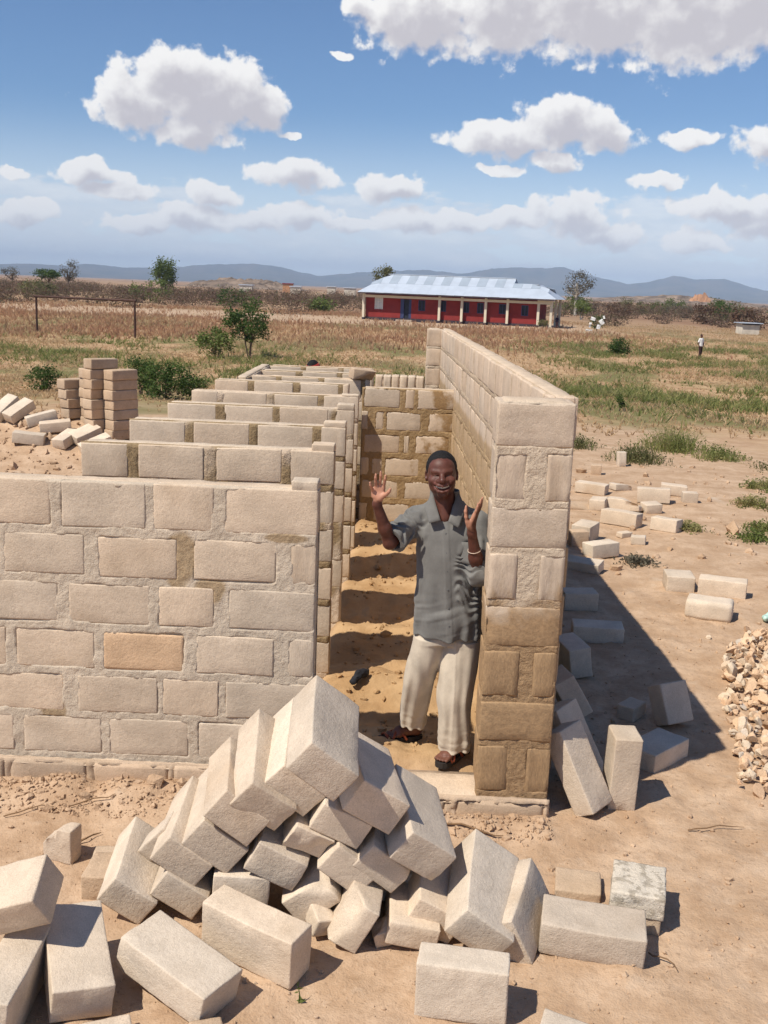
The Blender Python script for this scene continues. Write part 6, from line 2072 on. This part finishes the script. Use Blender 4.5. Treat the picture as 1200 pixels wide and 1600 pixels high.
# ------------------------------------------------------------------ small people far off
def small_person(x, y, h, yaw, label, shirt_col, leg_col, seated=False, stride=0.1, cap=None, z=None, arms=0.12):
    z0 = gz(x, y) if z is None else z
    root = empty('person', (x, y, z0), yaw)
    tag(root, label, 'person')
    s = h / 1.7
    R = 0.014 * s / 0.8
    bd = SDF((-0.5 * s, -0.7 * s, -0.05), (0.5 * s, 0.5 * s, h + 0.12), R)
    if seated:
        hip = 0.45 * s; up_ = -0.42 * s
    else:
        hip = 0.88 * s; up_ = 0.0
    S = hip + 0.52 * s
    bd.ell((0, -0.01 * s, S + 0.20 * s), (0.078 * s, 0.095 * s, 0.115 * s), 0.02 * s)
    bd.cap((0, 0, S + 0.02 * s), (0, 0, S + 0.12 * s), 0.055 * s, 0.05 * s, 0.03 * s)
    for q in (-1, 1):
        bd.path([np.array((q * 0.17 * s, 0, S - 0.03 * s)), np.array((q * (0.22 + arms * 0.3) * s, 0.02 * s, S - 0.29 * s)), np.array((q * (0.20 + arms * 0.2) * s, -0.06 * s, S - 0.53 * s))], [0.045 * s, 0.037 * s, 0.028 * s], 0.02 * s)
        bd.ell((q * (0.20 + arms * 0.2) * s, -0.07 * s, S - 0.58 * s), (0.03 * s, 0.03 * s, 0.05 * s), 0.02 * s)
        st = q * stride * s
        if seated:
            bd.path([np.array((q * 0.09 * s, 0, hip)), np.array((q * 0.12 * s, -0.42 * s, hip)), np.array((q * 0.12 * s, -0.45 * s, 0.06 * s))], [0.08 * s, 0.06 * s, 0.04 * s], 0.02 * s)
            bd.cap((q * 0.12 * s, -0.45 * s, 0.04 * s), (q * 0.12 * s, -0.58 * s, 0.03 * s), 0.04 * s, 0.03 * s, 0.02 * s)
        else:
            bd.path([np.array((q * 0.09 * s, 0, hip)), np.array((q * 0.10 * s, st * 0.6 - 0.02 * s, hip * 0.52)), np.array((q * 0.10 * s, st, 0.07 * s))], [0.08 * s, 0.055 * s, 0.036 * s], 0.02 * s)
            bd.cap((q * 0.10 * s, st + 0.02 * s, 0.04 * s), (q * 0.11 * s, st - 0.13 * s, 0.03 * s), 0.036 * s, 0.028 * s, 0.02 * s)
    bd.stackz([(hip, 0, 0, 0.14 * s, 0.09 * s), (S, 0, 0, 0.16 * s, 0.09 * s)], 0.03 * s)
    bd.build('body', M_SKIN, root)
    sm = cloth_mat('cloth_%d' % len(bpy.data.materials), shirt_col)
    lm = cloth_mat('cloth_%d' % len(bpy.data.materials), leg_col)
    sh_ = SDF((-0.4 * s, -0.3 * s, hip - 0.1 * s), (0.4 * s, 0.3 * s, S + 0.15 * s), R)
    sh_.stackz([(hip - 0.04 * s, 0, 0, 0.175 * s, 0.125 * s), (hip + 0.25 * s, 0, 0, 0.165 * s, 0.12 * s), (S - 0.05 * s, 0, 0, 0.185 * s, 0.12 * s), (S + 0.035 * s, 0, 0, 0.10 * s, 0.085 * s)], 0.0)
    for q in (-1, 1):
        sh_.cap((q * 0.15 * s, 0, S - 0.03 * s), (q * (0.205 + arms * 0.2) * s, 0.01 * s, S - 0.24 * s), 0.065 * s, 0.062 * s, 0.02 * s)
    sh_.build('shirt', sm, root)
    tr_ = SDF((-0.4 * s, -0.7 * s, 0), (0.4 * s, 0.4 * s, hip + 0.15 * s), R)
    tr_.stackz([(hip - 0.12 * s, 0, 0, 0.165 * s, 0.115 * s), (hip + 0.06 * s, 0, 0, 0.16 * s, 0.11 * s)], 0.0)
    for q in (-1, 1):
        st = q * stride * s
        if seated:
            tr_.path([np.array((q * 0.09 * s, 0, hip)), np.array((q * 0.12 * s, -0.42 * s, hip)), np.array((q * 0.12 * s, -0.45 * s, 0.14 * s))], [0.095 * s, 0.08 * s, 0.065 * s], 0.02 * s)
        else:
            tr_.path([np.array((q * 0.09 * s, 0, hip - 0.05 * s)), np.array((q * 0.10 * s, st * 0.6 - 0.02 * s, hip * 0.52)), np.array((q * 0.10 * s, st, 0.12 * s))], [0.092 * s, 0.078 * s, 0.068 * s], 0.02 * s)
    tr_.build('trousers', lm, root)
    hr = SDF((-0.2 * s, -0.2 * s, S + 0.05 * s), (0.2 * s, 0.2 * s, S + 0.40 * s), R * 0.7)
    hr.ell((0, 0.012 * s, S + 0.225 * s), (0.084 * s, 0.10 * s, 0.105 * s), 0.0)
    hr.plane_cut((-9, -9, -9), (9, 9, 9), (0, -0.05 * s, S + 0.23 * s), (0, -0.75, -0.66))
    hr.build('hair', M_HAIR, root)
    if cap is not None:
        cp_ = SDF((-0.2 * s, -0.25 * s, S + 0.1 * s), (0.2 * s, 0.2 * s, S + 0.42 * s), R * 0.6)
        cp_.ell((0, 0.005 * s, S + 0.215 * s), (0.092 * s, 0.11 * s, 0.105 * s), 0.0)
        cp_.plane_cut((-9, -9, -9), (9, 9, 9), (0, 0, S + 0.17 * s), (0, -0.1, -1))
        cp_.plane_cut((-9, -9, -9), (9, 9, 9), (0, 0, S + 0.295 * s), (0, 0, 1))
        cp_.build('cap', cap, root)
    return root


small_person(18.87, 69.0, 1.47, 0.5, 'child in white shirt and dark trousers walking in the right hand field', (0.72, 0.70, 0.68), (0.045, 0.02, 0.018), stride=0.06)
small_person(16.3, 117.6, 1.38, 0.2, 'person in dark clothes standing beside the school porch', (0.03, 0.02, 0.04), (0.16, 0.08, 0.07))
small_person(14.8, 115.6, 1.45, 0.3, 'person seated on the school porch edge', (0.20, 0.10, 0.06), (0.05, 0.04, 0.05), seated=True)
M_REDCAP = cloth_mat('red_cap', (0.48, 0.045, 0.03))
small_person(-1.225, 14.12, 1.695, 2.6, 'person in a red cap mostly hidden behind the far stall wall', (0.35, 0.06, 0.05), (0.10, 0.09, 0.10), cap=M_REDCAP, z=0.0)

# white cloths drying on a little bush
wb = make_tree('drying_bush', 20.04, 114.0, 1.55, (0.85, 0.6, 0.65), LF_DARK, M_BARK, 'low bush hung with white cloths beyond the school', 'bush', 88, 0.3, 22, 26, 0.16, 0.16, 0.9, stems=3, trunk_r=0.02)
M_WCLOTH = cloth_mat('white_cloth', (0.80, 0.79, 0.76))
for k, (x, z, w, h, rz) in enumerate([(-0.55, 1.25, 0.5, 0.34, 0.3), (0.55, 1.45, 0.2, 0.3, -0.2), (0.35, 0.95, 0.45, 0.55, -0.6), (0.05, 0.45, 0.40, 0.45, 0.2), (-0.85, 0.62, 0.22, 0.5, 0.2), (-0.95, 0.05, 0.7, 0.2, 0.0)]):
    n_ = 6
    U, Wd = np.meshgrid(np.linspace(-0.5, 0.5, n_), np.linspace(-0.5, 0.5, n_))
    yv = 0.10 * fbm(U * 4 + k, Wd * 4, None, 2, 90 + k)
    vv = np.stack([U.ravel() * w, yv.ravel() - 0.6 - 0.05 * k, Wd.ravel() * h], -1)
    q = np.arange(n_ - 1)[:, None] * n_ + np.arange(n_ - 1)[None, :]
    f_ = np.stack([q, q + 1, q + n_ + 1, q + n_], -1).reshape(-1, 4)
    vv2 = np.concatenate([vv, vv + (0, 0.02, 0)])
    f2 = np.concatenate([f_, (f_ + n_ * n_)[:, ::-1]])
    obj('cloth', mesh_np('cloth', vv2, f2, M_WCLOTH, True), wb, (x, 0, z), (0, rz, 0))

# ------------------------------------------------------------------ rubble stones at the right edge
M_STONE = [cement_mat('rubble_orange', (0.72, 0.50, 0.33), rnd=0.12, grime=0.05), cement_mat('rubble_pale', (0.72, 0.57, 0.42), rnd=0.10, grime=0.05), cement_mat('rubble_grey', (0.66, 0.56, 0.46), rnd=0.12)]


def stone_mesh(name, mat, seed):
    bm = bmesh.new()
    bmesh.ops.create_icosphere(bm, subdivisions=2, radius=1.0)
    rr = random.Random(seed)
    pl = [(Vector((rr.gauss(0, 1), rr.gauss(0, 1), rr.gauss(0, 1))).normalized(), rr.uniform(0.28, 0.62)) for _ in range(7)]
    for v in bm.verts:
        for nn, d_ in pl:
            s_ = v.co.dot(nn) - d_
            if s_ > 0:
                v.co -= nn * s_
    me = bpy.data.meshes.new(name)
    bm.to_mesh(me); bm.free(); me.materials.append(mat)
    return me


STN = [stone_mesh('stone_%d' % k, M_STONE[(0, 1, 0, 1, 0, 1, 0, 1, 2, 0, 1, 0)[k]], 700 + k) for k in range(12)]
rr = random.Random(77)
poly = [(2.10, 6.1), (2.36, 7.25), (2.66, 8.05), (2.95, 8.30), (3.7, 8.2), (3.6, 6.0), (2.75, 5.35), (1.95, 5.45)]


def inside(x, y):
    c_ = False
    for (x0, y0), (x1, y1) in zip(poly, poly[1:] + poly[:1]):
        if (y0 > y) != (y1 > y) and x < (x1 - x0) * (y - y0) / (y1 - y0) + x0:
            c_ = not c_
    return c_


cnt = 0
placed = []
while cnt < 290:
    x, y = rr.uniform(1.85, 3.3), rr.uniform(5.2, 8.4)
    if x > 0.345 * y + 0.28 or not inside(x, y):
        if not (rr.random() < 0.02 and x < 0.33 * y and x > 0.28 * y + 0.2):
            continue
    s = rr.uniform(0.018, 0.048) * (1.5 if rr.random() < 0.12 else 1)
    edge_ = min(1.0, max(0.0, (x - (0.285 * y + 0.25)) / 0.4))
    zz = gz(x, y) + s * 0.35 + 0.10 * edge_ * rr.random()
    si = rr.randrange(12)
    o = obj('rubble_stone', STN[si], None, (x, y, zz), (rr.uniform(0, 6), rr.uniform(0, 6), rr.uniform(0, 6)), (s * rr.uniform(0.9, 1.5), s, s * rr.uniform(0.6, 0.95)))
    kd = (0, 1, 0, 1, 0, 1, 0, 1, 2, 0, 1, 0)[si]
    tag(o, ('broken orange stone', 'broken pale cream stone', 'broken greyish stone')[kd] + ' in the rubble heap at the right edge', 'stone', ('orange', 'cream', 'greyish')[kd] + ' stones of the rubble heap')
    cnt += 1

# the rest of the heap beyond those, too many to pick apart
hv = []; hf = []; hn = 0
base_st = [(np.array([v.co[:] for v in m.vertices]), [list(p.vertices) for p in m.polygons]) for m in STN[:6]]
rr = random.Random(78)
tries = 0
while len(hv) < 620 and tries < 20000:
    tries += 1
    x, y = rr.uniform(2.2, 4.6), rr.uniform(5.3, 8.6)
    lim = 0.345 * y + 0.24
    if x < lim - 0.35 * rr.random() or ((x - 3.3) / 1.3) ** 2 + ((y - 6.95) / 1.65) ** 2 > 1:
        continue
    s = rr.uniform(0.018, 0.045)
    up_ = 0.26 * max(0.0, 1 - ((x - 3.4) / 1.15) ** 2 - ((y - 6.95) / 1.6) ** 2)
    R_ = np.array(Euler((rr.uniform(0, 6), rr.uniform(0, 6), rr.uniform(0, 6))).to_matrix())
    bv, bf = base_st[rr.randrange(6)]
    hv.append((bv * s * np.array((1.2, 1.0, 0.8))) @ R_.T + (x, y, gz(x, y) + s * 0.3 + up_ * rr.random() ** 0.3))
    hf.append(np.array(bf) + hn); hn += len(bv)
rub = obj('rubble', mesh_np('rubble', np.concatenate(hv), np.concatenate(hf), M_STONE[0], False))
rub['kind'] = 'stuff'; rub['label'] = 'mass of small broken stones making up the rest of the rubble heap'

# ------------------------------------------------------------------ small things on the ground
M_BLACKCLOTH = plain_mat('black_cloth', (0.02, 0.02, 0.025), 0.8, 0.2, 30)
n_ = 14
cl = SDF((-0.36, 6.25, 0.02), (-0.06, 6.62, 0.40), 0.006)
zc = gz(-0.217, 6.40)
cl.path([np.array(p) for p in ((-0.25, 6.34, zc + 0.02), (-0.215, 6.38, zc + 0.055), (-0.185, 6.42, zc + 0.05), (-0.17, 6.50, zc + 0.03))], [0.022, 0.03, 0.026, 0.02], 0.01)
cl.displace(lambda x, y, z: 0.012 * fbm(x * 40, y * 40, z * 40, 3, 5))
tag(cl.build('cloth', M_BLACKCLOTH, None, (0, 0, 0)), 'crumpled black cloth on the passage floor', 'cloth')
M_GREENPL = plain_mat('green_plastic', (0.42, 0.60, 0.52), 0.4, 0.3, 30)
lb = SDF((3.06, 8.64, -0.05), (3.34, 8.90, 0.22), 0.006)
lb.path([np.array(p) for p in ((3.17, 8.75, 0.04), (3.22, 8.78, 0.05), (3.27, 8.80, 0.04))], [0.028, 0.034, 0.016], 0.01)
lb.displace(lambda x, y, z: 0.010 * fbm(x * 40, y * 40, z * 40, 3, 6))
tag(lb.build('plastic_litter', M_GREENPL, None, (0, 0, 0)), 'crumpled green plastic litter at the right edge above the rubble', 'litter')
M_TWIG = plain_mat('twig', (0.22, 0.13, 0.07), 0.9, 0.2, 20)
TW = [((0.30, 4.93), (0.62, 4.86), 0.006, 'thin twig lying below the pier foundation'), ((-1.50, 4.62), (-1.40, 4.72), 0.006, 'short curved twig beside the standing broken piece'),
      ((-1.95, 4.85), (-1.72, 4.95), 0.004, 'dry stalk left of the standing broken piece'), ((1.55, 5.02), (1.85, 5.10), 0.004, 'dry stalk on bare ground right of the upright block'),
      ((1.13, 3.98), (1.20, 3.86), 0.004, 'straw beside the rough topped block'), ((-1.62, 4.98), (-1.42, 5.06), 0.004, 'dry stalk in the crumbs below the front wall')]
for k, (a_, b_, r_, lab) in enumerate(TW):
    pts_ = []
    for t_ in np.linspace(0, 1, 6):
        x = a_[0] * (1 - t_) + b_[0] * t_ + 0.015 * math.sin(5 * t_ + k); y = a_[1] * (1 - t_) + b_[1] * t_ + 0.012 * math.sin(7 * t_ + k)
        pts_.append((x, y, gz(x, y) + 0.012 + 0.01 * math.sin(3 * t_)))
    tag(obj('twig', MB().tube(pts_, [r_, r_, r_ * 0.9, r_ * 0.8, r_ * 0.7, r_ * 0.4], 6).mesh('twig', M_TWIG, True)), lab, 'twig')
# seedling by the large upright block
sd = empty('seedling', (-0.31, 3.57, gz(-0.31, 3.57))); tag(sd, 'tiny yellow green seedling beside the large upright block', 'plant')
obj('stem', MB().tube([(0, 0, -0.01), (0.004, 0, 0.04), (-0.004, 0.0, 0.085)], [0.003, 0.0025, 0.001], 5).mesh('seedling_stem', LF_LIGHT, True), sd)
P = np.array([(0.006, 0, 0.03), (-0.008, 0, 0.05), (0.004, -0.004, 0.07), (0.01, 0, 0.015), (-0.004, 0, 0.085)])
obj('leaves', leaf_mesh('seedling_leaves', P, 0.03, LF_LIGHT, np.random.default_rng(3)), sd)
# crumbs of mortar and clods: loose debris on the site
rng = np.random.default_rng(44)
Vd = []; Fd = []; nv = 0
ico = bmesh.new(); bmesh.ops.create_icosphere(ico, subdivisions=1, radius=1.0)
iv = np.array([v.co[:] for v in ico.verts]); iff = np.array([[v.index for v in f.verts] for f in ico.faces]); ico.free()
zones = [(1500, -2.5, -0.45, 4.90, 5.25, 0.0065), (1500, -2.5, 2.4, 3.3, 5.0, 0.0042), (420, -0.1, 0.85, 4.85, 5.06, 0.007), (600, -0.42, 0.6, 5.6, 11.4, 0.011), (900, 0.9, 3.4, 5.0, 9.5, 0.006), (900, -6.4, -3.2, 12.6, 16.5, 0.022), (260, 2.0, 6.0, 9.5, 18, 0.02)]
for (m, x0, x1, y0, y1, sz_) in zones:
    xs = rng.uniform(x0, x1, m); ys = rng.uniform(y0, y1, m)
    ss = sz_ * rng.lognormal(0, 0.55, m)
    zs = ground_h(xs, ys) + ss * 0.2
    for k in range(m):
        w_ = iv * ss[k] * rng.uniform(0.6, 1.2, 3) * (1 + 0.25 * rng.normal(size=(len(iv), 1)))
        Vd.append(w_ + (xs[k], ys[k], zs[k])); Fd.append(iff + nv); nv += len(iv)
cr = obj('earth_crumbs', mesh_np('earth_crumbs', np.concatenate(Vd), np.concatenate(Fd), mat_ground, False))
cr['kind'] = 'stuff'; cr['label'] = 'crumbs of earth and mortar scattered on the ground'

# ------------------------------------------------------------------ haze: the dusty air between here and the hills
hz_me = MB().box((-14200, -1200, -8), (14200, 14200, 275)).mesh('haze')
hm = bpy.data.materials.new('haze'); hm.use_nodes = True
nt = hm.node_tree; nt.nodes.clear()
pv = nt.nodes.new('ShaderNodeVolumePrincipled'); ou = nt.nodes.new('ShaderNodeOutputMaterial')
pv.inputs['Color'].default_value = (0.62, 0.77, 1.0, 1)
pv.inputs['Density'].default_value = 0.00013
pv.inputs['Anisotropy'].default_value = -0.2
nt.links.new(pv.outputs[0], ou.inputs['Volume'])
hz_me.materials.append(hm)
haze = obj('haze', hz_me)
haze['kind'] = 'stuff'; haze['label'] = 'thin bluish haze over the plain'
haze.display_type = 'WIRE'
